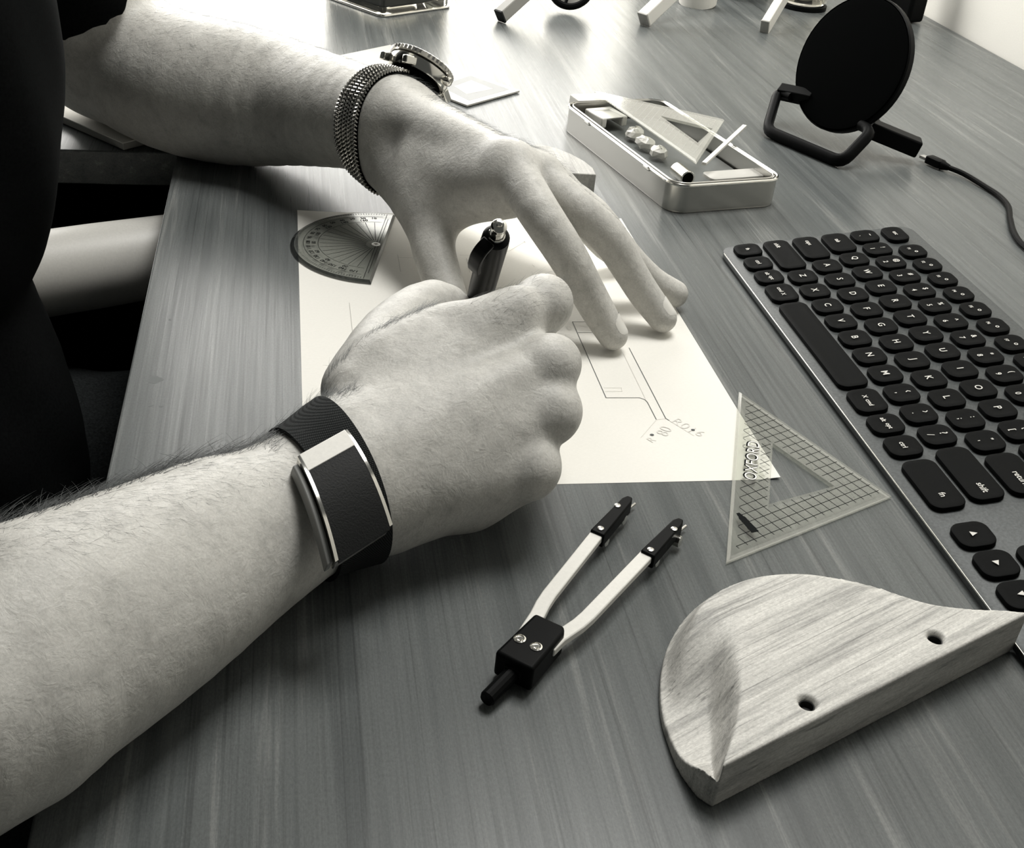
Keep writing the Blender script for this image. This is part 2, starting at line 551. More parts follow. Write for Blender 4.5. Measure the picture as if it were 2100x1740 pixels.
# ------------------------------------------------------------------ setting
def structure(name, VF, mt, **kw):
    o = part(name, VF, mt, **kw); o['kind'] = 'structure'; return o
structure('floor', box((0, 400, -750), (3400, 3400, 20)), 'floor')
structure('wall_right', box((765, 350, 200), (20, 1960, 1900)), 'wall')
WX0, WX1, WZ0, WZ1 = -1000., 525., 30., 920.
structure('wall_back', join(box((-172, 1320, (-740 + WZ0) / 2), (1855, 40, WZ0 + 740)),
                            box(((WX1 + 755) / 2, 1320, (WZ0 + 1250) / 2), (755 - WX1, 40, 1250 - WZ0)),
                            box(((WX0 - 1100) / 2, 1320, (WZ0 + 1250) / 2), (WX0 + 1100, 40, 1250 - WZ0)),
                            box(((WX0 + WX1) / 2, 1320, (WZ1 + 1250) / 2), (WX1 - WX0, 40, 1250 - WZ1))), 'wall')
wx = (WX0 + WX1) / 2; wz = (WZ0 + WZ1) / 2; ww = WX1 - WX0; wh = WZ1 - WZ0
win = structure('window_1', join(box((wx, 1322, WZ0 + 15), (ww, 30, 30)), box((wx, 1322, WZ1 - 15), (ww, 30, 30)),
                                 box((WX0 + 15, 1322, wz), (30, 30, wh)), box((WX1 - 15, 1322, wz), (30, 30, wh))), 'white')
part('window_pane', box((wx, 1330, wz), (ww - 50, 4, wh - 50)), 'glass', parent=win)

# ------------------------------------------------------------------ desk
desk = thing('desk', 'grey-brown wood grain desk with an inner corner, under everything', 'desk', (0, 0, -740))
dp = [(-80, -520), (752, -520), (752, 1296), (-760, 1296), (-760, 395), (-80, 395)]
part('tabletop', prism(dp, -24, 0), 'desk', parent=desk, bevel=1.0, seg=3)
for x, y in ((-50, -480), (715, -480), (715, 1260), (-720, 1260), (-720, 440)):
    part('leg', box((x, y, -384), (40, 40, 712)), 'matt_black', parent=desk, bevel=2)
part('under_desk_blackout', box((-10, 820, -380), (1500, 18, 712)), 'matt_black', parent=desk)  # added black sheet, stands in for the darkness beneath the desk
for VF_ in ([prism([(cx + rx_ * (1 + .25 * math.sin(3 * a + cx)) * math.cos(a), cy + ry_ * (1 + .2 * math.cos(2 * a + cy)) * math.sin(a))
      for a in np.linspace(0, 2 * math.pi, 14, endpoint=False)], .005, .03) for cx, cy, rx_, ry_ in
      [(*P(318, 779)[:2], 3.4, 3.2), (*P(308, 832)[:2], 1.2, .8), (*P(330, 834)[:2], .9, .8), (*P(348, 656)[:2], .6, 1.0)]]):
    part('desk_mark', VF_, 'stain', parent=desk, label='small darker stain')

# ------------------------------------------------------------------ drawing sheet
sheet = thing('drawing_sheet', 'white drawing sheet with pencil outline lying under both hands', 'paper', (105, 148, 0))
nx, ny = 24, 34
V = []; F = []
def lift(x, y):
    return .12 + 1.2 * max(0, (x - 196) / 14) ** 2 * max(0, 1 - y / 60) + .9 * max(0, 1 - math.hypot(x, y - 297) / 40) ** 2
for j in range(ny + 1):
    for i in range(nx + 1):
        x, y = 210 * i / nx, 297 * j / ny; V.append((x, y, lift(x, y)))
for j in range(ny):
    for i in range(nx):
        a = j * (nx + 1) + i; F.append((a, a + 1, a + nx + 2, a + nx + 1))
k = len(V); V2 = [(x, y, z - .1) for x, y, z in V]; F2 = [tuple(reversed([q + k for q in f])) for f in F]
part('sheet', (V + V2, F + F2), 'paper', parent=sheet)
def Q(px, py): return P(px, py, .3)[:2]
c1, s1 = 1130, 620; sc = 2047 / 400
def q1(x, y): return Q(c1 + x / sc, s1 + y / sc)
dark = [[q1(225, 205), q1(578, 1003)], [q1(225, 205), q1(410, 205)], [q1(285, 318), q1(500, 318)],
        [q1(578, 1003), q1(930, 1003), q1(985, 1022), q1(1012, 1050), q1(1105, 1230)],
        [q1(820, 480), q1(1205, 1220), q1(1240, 1240)]]
part('outline_drawing', strips(dark, .34, .32), 'ink', parent=sheet, smooth=False)
faint = [[q1(1105, 1230), q1(1205, 1222)], [q1(1100, 1240), q1(945, 1418)], [q1(1240, 1240), q1(1500, 1400)],
         [q1(760, 540), q1(990, 1010)], [q1(555, 898), q1(740, 898)], [q1(570, 935), q1(745, 935)], [q1(740, 898), q1(745, 935)],
         [q1(300, 245), q1(440, 262)], [q1(300, 290), q1(450, 296)], [q1(150, 250), q1(180, 290)], [q1(60, 290), q1(120, 290)]]
c2 = 640; s2 = 420
def q2(x, y): return Q(c2 + x / 3.5, s2 + y / 3.5)
faint2 = [[q2(268, 705), q2(292, 930)], [q2(615, 360), q2(635, 480)], [q2(615, 378), q2(740, 382)], [q2(1060, 362), q2(1170, 366)],
          [q2(1108, 385), q2(1132, 485)], [q2(1110, 398), q2(1180, 392)], [q2(1420, 330), q2(1530, 262)], [q2(1190, 370), q2(1420, 330)],
          [q2(1580, 430), q2(1596, 446)], [q2(1520, 262), q2(1532, 274)]]
for q_ in faint: part('construction_line', strips([q_], .22, .31), 'faint', parent=sheet, smooth=False)
M['soft'] = mat('soft_pencil_line', .46, .8)
for q_ in faint2: part('construction_line', strips([q_], .26, .31), 'soft', parent=sheet, smooth=False)
for s, px, py, a, sz in (('R01', 1402, 872, -.95, 8.5), ('6', 1436, 889, -.95, 8), ('80', 1362, 884, .95, 8.5), ('R', 1336, 902, .6, 6), ('0', 1167, 673, .1, 6)):
    v, f = text_vf(s, sz, -.12); c = P(px, py, .3)
    part('handwriting', xf((v, f), rz(a), (c[0], c[1], .33)), 'faint', parent=sheet, smooth=False)
for px, py in ((1337, 892), (1421, 882)):
    c = P(px, py, .3)
    part('pencil_dot', xf(prism([(1.0 * math.cos(a), .8 * math.sin(a)) for a in np.linspace(0, 6.28, 10, endpoint=False)], .3, .36), None, (c[0], c[1], 0)), 'ink', parent=sheet, smooth=False)

# ------------------------------------------------------------------ clear set squares
def setsquare(A, B, C_, inset, th, z, rot=None):
    """plate between an outer triangle and its inset hole; returns plate and edge band"""
    T = np.array([A, B, C_], float)[:, :2]
    cen = T.mean(0)
    def inset_tri(d):
        out = []
        for i in range(3):
            p, a, b = T[i], T[(i + 1) % 3], T[(i + 2) % 3]
            u = (a - p) / np.linalg.norm(a - p); v = (b - p) / np.linalg.norm(b - p)
            h = math.acos(np.clip(u @ v, -1, 1)) / 2; bis = (u + v) / np.linalg.norm(u + v)
            out.append(p + bis * d / math.sin(h))
        return np.array(out)
    I1, I2 = inset_tri(1.4), inset_tri(inset)
    def ring(a, b, za, zb):
        V = [(*p, za) for p in a] + [(*p, zb) for p in b]
        return np.array(V), [(i, (i + 1) % 3, 3 + (i + 1) % 3, 3 + i) for i in range(3)]
    def flipf(vf): return vf[0], [tuple(reversed(f)) for f in vf[1]]
    top = ring(I1, I2, z + th, z + th); bot = flipf(ring(I1, I2, z, z))
    inn = ring(I2, I2, z + th, z); bev = flipf(ring(I1, T, z + th, z + th * .45)); side = flipf(ring(T, T, z + th * .45, z)); und = ring(I1, T, z, z)
    if np.cross(T[1] - T[0], T[2] - T[0]) < 0:
        top, bot, inn, bev, side, und = [flipf(q) for q in (top, bot, inn, bev, side, und)]
    return join(top, bot), join(bev, side, und), inn, I2, T

A, B, C_ = P(1515, 805, 1)[:2], P(1489, 1156, 1)[:2], P(1828, 1020, 1)[:2]
ssq = thing('set_square', 'clear plastic set square with black grid lying half on the drawing sheet', 'set square', (*((A + B + C_) / 3), .4))
pl, ed, inn, I2, T = setsquare(A, B, C_, 17.5, 2.0, .5)
# the hole in the photograph
H = np.array([P(1584, 913, 1.5)[:2], P(1576, 1038, 1.5)[:2], P(1710, 1001, 1.5)[:2]])
for vf in (pl, inn):
    V = vf[0]
    for i in range(3):
        V[np.linalg.norm(V[:, :2] - I2[i], axis=1) < .01, :2] = H[i]
part('plate', pl, 'clear', parent=ssq, smooth=False)
part('bevelled_edge', ed, 'clear_edge', parent=ssq, smooth=False)
part('cutout_edge', inn, 'clear_edge', parent=ssq, smooth=False)
def inside(p, T, m=0.):
    s = np.sign(np.cross(T[1] - T[0], T[2] - T[0]))
    for i in range(3):
        a, b = T[i], T[(i + 1) % 3]; e = (b - a) / np.linalg.norm(b - a)
        if s * (e[0] * (p - a)[1] - e[1] * (p - a)[0]) < m: return False
    return True
def grid_lines(T, H, step, margin, keep=lambda p: True):
    out = []; c = T[2]
    for e, f in ((T[0] - c, T[1] - c), (T[1] - c, T[0] - c)):
        L = np.linalg.norm(e); e = e / L; f2 = f / np.linalg.norm(f)
        for k in np.arange(step, np.linalg.norm(f), step):
            run = []
            for t in np.arange(0, L, .5):
                p = c + f2 * k + e * t
                ok = inside(p, T, margin) and not inside(p, H, -.8) and keep(p)
                if ok: run.append(p)
                elif run:
                    if len(run) > 3: out.append([run[0], run[-1]])
                    run = []
            if len(run) > 3: out.append([run[0], run[-1]])
    return out
txc = (P(1543, 905, 2.5)[:2] + P(1541, 985, 2.5)[:2]) / 2
txd = P(1547, 905, 2.5)[:2] - P(1538, 1000, 2.5)[:2]; tl = np.linalg.norm(txd); txd = txd / tl
def clear_of_text(p):
    q = p - txc; a = q @ txd; b = q @ np.array([-txd[1], txd[0]])
    return not (abs(a) < 17.5 and abs(b) < 3.6)
part('grid', strips(grid_lines(T, H, 5.0, 3.4, clear_of_text), .32, 2.56), 'print', parent=ssq, smooth=False)
ang = math.atan2(txd[1], txd[0])
tnx = np.array([-txd[1], txd[0]])
for off_, bold_ in ((.10, .30), (.38, .22)):
    v, f = text_vf('OXFORD', 8.0, bold_); part('lettering', xf((v, f), rz(ang), (*(txc + tnx * off_), 2.57 + .005 * off_)), 'print', parent=ssq, smooth=False)
v, f = text_vf('OXFORD', 8.0, -.02); part('lettering', xf((v, f), rz(ang), (*(txc - tnx * .12), 2.62)), 'white', parent=ssq, smooth=False, label='pale fill of the letters')
b0 = P(1513, 1053, 2.5)[:2]; b1 = P(1549, 1092, 2.5)[:2]; bdn = (b1 - b0) / np.linalg.norm(b1 - b0); bnn = np.array([-bdn[1], bdn[0]])
g_ = np.random.default_rng(3); up_e = []; dn_e = []
for k in range(19):
    q_ = b0 + (b1 - b0) * k / 18; hw = (1.0 if k < 4 else 1.7) + g_.uniform(-.25, .25)
    up_e.append(tuple(q_ + bnn * hw)); dn_e.append(tuple(q_ - bnn * hw))
part('dark_stamp', prism(up_e + dn_e[::-1], 2.55, 2.62), 'print', parent=ssq, smooth=False)

# ------------------------------------------------------------------ protractor
pc = P(771, 503, 2)[:2]; e0 = P(762, 579, 1)[:2]; e1 = P(811, 442, 1)[:2]
bdir = (e1 - e0) / np.linalg.norm(e1 - e0); nout = np.array([bdir[1], -bdir[0]])
prt = thing('protractor', 'tinted plastic half-round protractor on the upper left corner of the sheet', 'protractor', (*pc, .4))
ba = math.atan2(bdir[1], bdir[0]); off = (e0 - pc) @ nout
R_ = 50.
def arcp(r, a): return pc + r * (bdir * math.cos(a) - nout * math.sin(a))
outl = [e0 + 0 * bdir] + [arcp(R_, a) for a in np.linspace(math.pi, 0, 41)] + [e1]
outl = [pc + nout * off - bdir * R_] + [arcp(R_, a) for a in np.linspace(math.pi, 0, 41)] + [pc + nout * off + bdir * R_]
def inset_poly(pts, d):
    pts = np.array(pts); c = pts.mean(0); return [tuple(p + (c - p) / np.linalg.norm(c - p) * d) for p in pts]
i1 = inset_poly(outl, 2.2)
part('plate', join(prism([tuple(p) for p in i1], .5, 2.3)), 'smoke', parent=prt, smooth=False)
n_ = len(outl)
rimV = [(*p, .45) for p in outl] + [(*p, 1.0) for p in outl] + [(*p, 2.35) for p in i1]
rimF = [(k * n_ + i, k * n_ + (i + 1) % n_, (k + 1) * n_ + (i + 1) % n_, (k + 1) * n_ + i) for k in (0, 1) for i in range(n_)]
part('bevelled_rim', (rimV, rimF), 'smoke_edge', parent=prt, smooth=False)
lines = [[arcp(6, a), arcp(33, a)] for a in np.radians(np.arange(10, 171, 10))]
lines += [[arcp(42.5, a) for a in np.linspace(.05, math.pi - .05, 40)], [arcp(34, a) for a in np.linspace(.05, math.pi - .05, 40)], [pc - bdir * 46, pc + bdir * 46],
          [pc - bdir * 40 + nout * 1.6, pc + bdir * 40 + nout * 1.6]]
lines += [[arcp(R_ - 4.3, a), arcp(R_ - 3, a)] for a in np.radians(np.arange(0, 181, 2))]
part('scale', strips(lines, .3, 2.42), 'print', parent=prt, smooth=False)
for dg in range(10, 171, 10):
    a = math.radians(dg)
    for r_, s in ((39.8, dg), (31.5 + 5, 180 - dg)):
        if r_ < 38 and dg % 20: continue
        v, f = text_vf(str(s), 3.4, .1); p = arcp(r_, a); d = p - pc
        part('numeral', xf((v, f), rz(math.atan2(d[1], d[0]) - math.pi / 2), (*p, 2.44)), 'print', parent=prt, smooth=False)
part('centre_mark', lathe([(2.6, 2.3), (2.6, 2.7), (1.4, 2.7), (1.3, 2.4)], 20, c=(*pc, 0)), 'white', parent=prt)

# ------------------------------------------------------------------ keyboard
ti = .1405
Rk = np.array([[0, math.cos(ti), -math.sin(ti)], [-1, 0, 0], [0, math.sin(ti), math.cos(ti)]])
kb = thing('keyboard', 'black keyboard with dished keys along the right side of the desk', 'keyboard', (273.728, 231.381, 8.9372), Rk)
UL, UR, VB, VT = -12.5, 430., -14.2, 111.
body = pillow(UR - UL, VT - VB, 9, -6.2, -2.6, .8, 8)
part('keyboard_body', xf(body, None, ((UL + UR) / 2, (VB + VT) / 2, 0)), 'kbody', parent=kb, local=True)
part('polished_edge', join(box(((UL + UR) / 2, VB + .12, -2.95), (UR - UL - 18, .5, .8))), 'kedge', parent=kb, local=True, bevel=.15, label='bright chamfered front edge')
part('keyboard_foot', box(((UL + UR) / 2, VT - 12, -10.5), (UR - UL - 30, 14, 9)), 'rubber', parent=kb, local=True)
part('keyboard_foot', box(((UL + UR) / 2, VB + 7, -6.9), (UR - UL - 40, 6, 1.6)), 'rubber', parent=kb, local=True)
KM = {}
def key(u, v, wu, leg=(), row1=16.2, hv=16.2):
    wd = wu * 19 - 2.9
    kk = (round(wd, 2), hv)
    if kk not in KM:
        KM[kk] = (mesh('key', *pillow(wd, hv, 5.2 if wd < 60 else 5.2, -2.4, 0, .7, 7, dish=.55 if wd < 22 else .25), 'keycap', True, 40))
    o = bpy.data.objects.new('key', KM[kk]); COL.objects.link(o); o.parent = kb
    o.location = (u * 19 * .001, v * 19 * .001, 0); MW[o] = MW[kb] @ mm4((u * 19, v * 19, 0))
    for s, dx, dy, sz in leg:
        if s in ('^', '>', '_', '<'):
            a = {'^': 90, '>': 0, '_': -90, '<': 180}[s]
            vf = xf(([(1.7, 0, 0), (-1.2, 1.5, 0), (-1.2, -1.5, 0)], [(0, 1, 2)]), rz(math.radians(a)))
            vf = (vf[0] + [dx, dy, 0], vf[1])
            if vf[1]: pass
        else:
            V_, F_ = text_vf(s, sz, .05); vf = (V_ + [dx, dy, 0], F_)
        if len(vf[0]):
            V_, F_ = vf; V_ = np.array(V_, float); V_[:, 2] = .06
            part('legend', (V_, F_), 'legend', parent=o, local=True, smooth=False)
def one(s): return ((s, 0, 0, 5.2),)
def two(a, b): return ((b, 0, -3.3, 4.2), (a, 0, 3.3, 4.2))
def word(s): return ((s, 0, 0, 3.6),)
def word2(a, b): return ((a, 0, 2.6, 3.4), (b, 0, -2.6, 3.4))
def side2(a, b): return ((a, -2.8, 0, 3.4), (b, 2.8, 0, 3.4))
# bottom row
for u, wu, lg in ((0, 1, word('fn')), (1, 1, word('ctrl')), (2, 1, side2('alt', 'opt')), (3.12, 1.25, side2('cmd', 'X')), (6.25, 5, ()),
                  (9.38, 1.25, side2('X', 'cmd')), (10.5, 1, side2('alt', 'opt')), (11.5, 1, word('ctrl')), (13.08, 2.05, (('fn', 9, 0, 4.2),)),
                  (15, 1, (('^', 0, 0, 0),)), (16, 1, (('>', 0, 0, 0),)), (17, 1, (('_', 0, 0, 0),)), (18.3, 1, one('0'))):
    key(u, 0, wu, lg)
key(.63, 1, 2.25, (('shift', -12, 0, 3.8),))
for i, ch in enumerate('ZXCVBNM'): key(2.25 + i, 1, 1, one(ch))
for i, (a, b) in enumerate((('<', ','), ('>', '.'), ('?', '/'))): 
    V_ = ((b, 0, -3.2, 4.6), (a if a == '?' else ('\u2039' if a == '<' else '\u203a'), 0, 3.2, 5.4))
    key(9.25 + i, 1, 1, V_)
key(12.88, 1, 2.25, (('shift', 12, 0, 4.2),))
key(16, 1, 1, (('^', 0, 0, 0),))
key(.38, 2, 1.75, (('caps', -6, 0, 3.8),))
for i, ch in enumerate('ASDFGHJKL'): key(1.75 + i, 2, 1, one(ch))
key(10.75, 2, 1, two(':', ';')); key(11.75, 2, 1, two('"', "'")); key(13.12, 2, 1.75, (('return', 5, 0, 4.2),))
key(.25, 3, 1.5, (('tab', -2, 0, 3.8),))
for i, ch in enumerate('QWERTYUIOP'): key(1.5 + i, 3, 1, one(ch))
key(11.5, 3, 1, two('{', '[')); key(12.5, 3, 1, two('}', ']')); key(13.6, 3, 1.3, two('|', '\\'))
for i, (a, b) in enumerate((('~', '`'), ('!', '1'), ('@', '2'), ('#', '3'), ('$', '4'), ('%', '5'), ('^ ', '6'), ('&', '7'), ('*', '8'), ('(', '9'), (')', '0'), ('-', '_ '), ('+', '='))):
    key(i, 4, 1, two(a, b))
key(.10, 5, 1.2, (('esc', 0, 0, 3.8),), hv=13.5)
for i in range(12): key(1.43 + i * 1.02, 5, 1, (('F%d' % (i + 1), -2.4, -1.5, 2.6), ('o', 2.4, 1, 4.2)), hv=15)

# ------------------------------------------------------------------ carved oak handle piece
def seg_poly(pp, q, closed=True):
    """signed distance in the plane, negative inside"""
    q = np.asarray(q, float); pp = np.asarray(pp, float); n = len(q); d = np.full(len(pp), 1e9); ins = np.zeros(len(pp), bool)
    for i in range(n if closed else n - 1):
        a, b = q[i], q[(i + 1) % n]; e = b - a; w_ = pp - a
        t = np.clip((w_ @ e) / (e @ e), 0, 1); r = w_ - t[:, None] * e; d = np.minimum(d, (r * r).sum(1))
        if closed:
            c = (a[1] > pp[:, 1]) != (b[1] > pp[:, 1])
            x = e[0] * (pp[:, 1] - a[1]) / (e[1] if abs(e[1]) > 1e-12 else 1e-12) + a[0]
            ins ^= c & (pp[:, 0] < x)
    d = np.sqrt(d); return np.where(ins, -d, d) if closed else d
def grid_field(poly, res, lo, hi, closed=True):
    nx_ = int((hi[0] - lo[0]) / res) + 2; ny_ = int((hi[1] - lo[1]) / res) + 2
    X, Y = np.meshgrid(lo[0] + np.arange(nx_) * res, lo[1] + np.arange(ny_) * res, indexing='ij')
    D = seg_poly(np.stack([X.ravel(), Y.ravel()], 1), poly, closed).reshape(nx_, ny_)
    def look(p):
        fx = np.clip((p[:, 0] - lo[0]) / res, 0, nx_ - 1.001); fy = np.clip((p[:, 1] - lo[1]) / res, 0, ny_ - 1.001)
        i = fx.astype(int); j = fy.astype(int); u = fx - i; v = fy - j
        return (D[i, j] * (1 - u) * (1 - v) + D[i + 1, j] * u * (1 - v) + D[i, j + 1] * (1 - u) * v + D[i + 1, j + 1] * u * v).astype(np.float32)
    return look

TH = 19.
# outline of the piece: pixel on its visible upper edge and the height of that edge
top_px = [(1483, 1572, 19), (2112, 1253, 19), (2060, 1251, 19), (1975, 1247, 19), (1885, 1232, 19), (1800, 1205, 17), (1730, 1188, 15.5), (1665, 1180, 14), (1600, 1179, 13.5),
          (1530, 1190, 12.5), (1470, 1215, 11), (1410, 1262, 7.5), (1370, 1325, 5), (1355, 1390, 3.6), (1357, 1460, 3.6), (1376, 1520, 4.5), (1402, 1560, 7), (1444, 1580, 13)]
topw = [P(x, y, z)[:2] for x, y, z in top_px]
sp_ = spline([(*p, q[2]) for p, q in zip(topw[2:], top_px[2:])], 6)
smooth_part = sp_[:, :2]
outline = [topw[0], P(2112, 1256, TH)[:2]] + list(smooth_part)
edge_h = np.array([19., 19.] + list(sp_[:, 2])); outl_a = np.array(outline)
rim_px = [(1530, 1280), (1520, 1305), (1517, 1345), (1521, 1385), (1521, 1430), (1512, 1480), (1497, 1525), (1483, 1560)]
rimw = spline([(*P(x, y, TH)[:2], 0) for x, y in rim_px], 5)[:, :2]
lo2 = np.min(outline, 0) - 8; hi2 = np.max(outline, 0) + 8
f_out = grid_field(outline, .5, lo2, hi2)
holes = [P(1657, 1441, TH)[:2], P(1920, 1307, TH)[:2]]
tip = rimw[-1]; tipu = rimw[0]
ralong = (tip - tipu) / np.linalg.norm(tip - tipu)
# the rim carried on past both ends, to tell its left side from its right
rime = np.vstack([tipu - ralong * 60 + np.array([14., 0]), rimw, tip + ralong * 40])
sidepoly = np.vstack([rime, tip + ralong * 40 + [-200, 0], tipu - ralong * 60 + [-200, 0]])
f_side = grid_field(sidepoly, .5, lo2, hi2); f_rim = grid_field(rimw, .5, lo2, hi2, closed=False)
def ss(t): t = np.clip(t, 0, 1); return t * t * (3 - 2 * t)
def edge_field(res=1.):
    nx_ = int((hi2[0] - lo2[0]) / res) + 2; ny_ = int((hi2[1] - lo2[1]) / res) + 2
    X, Y = np.meshgrid(lo2[0] + np.arange(nx_) * res, lo2[1] + np.arange(ny_) * res, indexing='ij'); pp = np.stack([X.ravel(), Y.ravel()], 1)
    d = np.maximum(((pp[:, None] - outl_a[None]) ** 2).sum(-1), .5); w_ = 1 / d ** 2
    # the long straight side stays full height, so leave its two end points out
    w_[:, :2] = 0; D = ((w_ * edge_h).sum(1) / w_.sum(1)).reshape(nx_, ny_)
    def look(p):
        i = np.clip(((p[:, 0] - lo2[0]) / res), 0, nx_ - 1.001); j = np.clip(((p[:, 1] - lo2[1]) / res), 0, ny_ - 1.001)
        a = i.astype(int); b = j.astype(int); u = i - a; v = j - b
        return D[a, b] * (1 - u) * (1 - v) + D[a + 1, b] * u * (1 - v) + D[a, b + 1] * (1 - u) * v + D[a + 1, b + 1] * u * v
    return look
f_edge = edge_field()
strt = np.array(outline[1]) - outline[0]; strt /= np.linalg.norm(strt); strn = np.array([-strt[1], strt[0]])
def oak_top(p):
    d2 = f_out(p); do = np.maximum(-d2, 0); sd = f_side(p); dr = f_rim(p); hE = f_edge(p)
    dstraight = (p - outline[0]) @ strn
    t = do / (do + dr + .3)
    scoop = hE * (1 - t) + 6.6 * t + (TH - 6.6) * ss((t - .62) / .38)
    ledge = hE + (TH - hE) * ss(do / 7.0)
    a = ss(((p - tipu) @ ralong + 4) / 42)
    left = sd < 0
    z = np.where(left, scoop * a + np.maximum(ledge, scoop) * (1 - a), ledge)
    z = np.where(left, z, TH * ss(dstraight / 1.0 + 1) * 0 + ledge)
    near_s = (dstraight < do + .6) & ~left
    return d2, np.where(near_s, TH, np.minimum(z, TH))
def oak_ev(X, c=None, rad=None):
    p = X[:, :2]; z = X[:, 2]
    d2, zt_ = oak_top(p)
    q = np.maximum(np.maximum(d2, (z - zt_) * .75), .1 - z)
    for h in holes:
        r = np.sqrt(((p - h) ** 2).sum(1)); q = np.maximum(q, (2.6 + np.clip(z - TH + 1.6, 0, 2) * .7) - r)
    return q
Vo, Qo = surface_nets(oak_ev, np.array([lo2[0], lo2[1], -2.]), np.array([hi2[0], hi2[1], TH + 4]), .6, relax=1)
oak_org = np.array([*Vo[:, :2].mean(0), 0.])
oak_rot = math.atan2(*(np.array(topw[1]) - topw[0])[::-1])
Rz_ = rz(oak_rot - math.pi / 2 + .03)
oako = bpy.data.objects.new('carved_oak_piece', fast_mesh('carved_oak_piece', (Vo - oak_org) @ Rz_, Qo, 'oak'))
COL.objects.link(oako); MW[oako] = mm4(oak_org, Rz_); put(oako, MW[oako])
tag(oako, 'pale oak piece with scooped rounded end and two screw holes, lower right', 'wood piece')
for h in holes:
    part('screw_hole', lathe([(2.5, .3), (2.58, TH - 1.7), (2.3, TH - 1.9), (2.0, TH - 4), (.1, TH - 4.2)], 20, c=(h[0], h[1], 0)), mat('dark_hole', .012, .6), parent=oako)  # near-black lining inside each screw hole

# ------------------------------------------------------------------ compass
cmpo = thing('drawing_compass', 'black and white drawing compass lying open in front of the sheet', 'compass', (*P(1110, 1330, 0)[:2], 0))
def cq(x, y, z): return P(900 + x / 3.48, 980 + y / 3.48, z)
ZT = 12.
hp = [cq(690, 962, ZT), cq(900, 1058, ZT), cq(896, 1105, ZT), cq(672, 1372, ZT), cq(400, 1240, ZT)]
hp = [p[:2] for p in hp]
part('hinge_block', prism([tuple(p) for p in hp][::-1] if False else [tuple(p) for p in hp], 1.2, ZT), 'black', parent=cmpo, bevel=1.3, seg=3)
def bar_path(pts, wd, z0, z1):
    pts = [np.array(p[:2]) for p in pts]; L = []; R = []
    for i, p in enumerate(pts):
        d = pts[min(i + 1, len(pts) - 1)] - pts[max(i - 1, 0)]; d /= np.linalg.norm(d); nn = np.array([-d[1], d[0]]) * wd / 2
        L.append(tuple(p + nn)); R.append(tuple(p - nn))
    return prism(L + R[::-1], z0, z1)
zl = 9.5
part('leg', bar_path([cq(620, 1100, zl), cq(705, 970, zl), cq(745, 890, zl), cq(790, 822, zl), cq(1150, 370, zl)], 5.4, 6.3, zl), 'leg_white', parent=cmpo, bevel=.5, label='white leg')
part('leg', bar_path([cq(780, 1210, zl), cq(860, 1130, zl), cq(1000, 1035, zl), cq(1065, 978, zl), cq(1500, 525, zl)], 5.4, 6.3, zl), 'leg_white', parent=cmpo, bevel=.5, label='white leg')
def tipblk(a, b, w0, w1):
    a = np.array(a[:2]); b = np.array(b[:2]); d = (b - a) / np.linalg.norm(b - a); nn = np.array([-d[1], d[0]])
    pts = [a - nn * w0 / 2, b - nn * w1 / 2 - d * 3, b - nn * w1 * .25, b + nn * w1 * .25, b + nn * w1 / 2 - d * 3, a + nn * w0 / 2]
    return prism([tuple(p) for p in pts], 4.2, 10.6)
for a, b, rv, sn in (((1130, 392), (1365, 132), ((1155, 358), (1275, 195)), ((1310, 292), (1185, 455))),
                     ((1490, 540), (1728, 290), ((1512, 510), (1680, 362)), ((1705, 452), (1545, 600)))):
    part('joint', tipblk(cq(*a, 10.6), cq(*b, 10.6), 6.2, 4.6), 'black', parent=cmpo, bevel=.6)
    for r in rv:
        c = cq(*r, 10.9); part('rivet', lathe([(1.35, 10.4), (1.35, 10.85), (.9, 11.05), (.1, 11.1)], 16, c=(c[0], c[1], 0)), 'steel', parent=cmpo)
    c = cq(*sn[0], 4.0); part('needle_screw', lathe([(.6, -3.), (2.4, -2.8), (2.4, 1.2), (1.2, 1.6)], 20, c=c, axis=(.75, -.65, .05)), 'chrome', parent=cmpo)
    c = cq(*sn[1], 3.4); part('needle_screw', lathe([(.6, -3.), (2.0, -2.8), (2.0, 1.0), (1.2, 1.4)], 20, c=c, axis=(.75, -.65, .05)), 'chrome', parent=cmpo)
    a3, b3 = cq(*a, 5), cq(*b, 5); part('needle', tube([a3 + [0, 0, -1.5], b3 + [2, -2, -2.6]], .6, 8), 'steel', parent=cmpo)
for x, y in ((577, 1152), (694, 1209)):
    c = cq(x, y, ZT)
    part('hinge_screw', lathe([(2.2, ZT - .3), (2.2, ZT + .25), (1.7, ZT + .45), (1.6, ZT + .1), (.9, ZT + .05), (.8, ZT + .4), (.1, ZT + .4)], 20, c=(c[0], c[1], 0)), 'chrome', parent=cmpo)
k0, k1 = cq(520, 1400, 5.5), cq(335, 1590, 3.6)
part('handle', lathe([(2.6, 0), (2.9, .5), (2.9, np.linalg.norm(k1 - k0) - 1), (2.3, np.linalg.norm(k1 - k0))], 14, c=k0, axis=k1 - k0), 'black', parent=cmpo, angle=25)
part('handle_neck', box((k0 + cq(600, 1310, 6)) / 2 + [0, 0, 0], (7, 9, 6), rz(-.6)), 'black', parent=cmpo, bevel=.8)

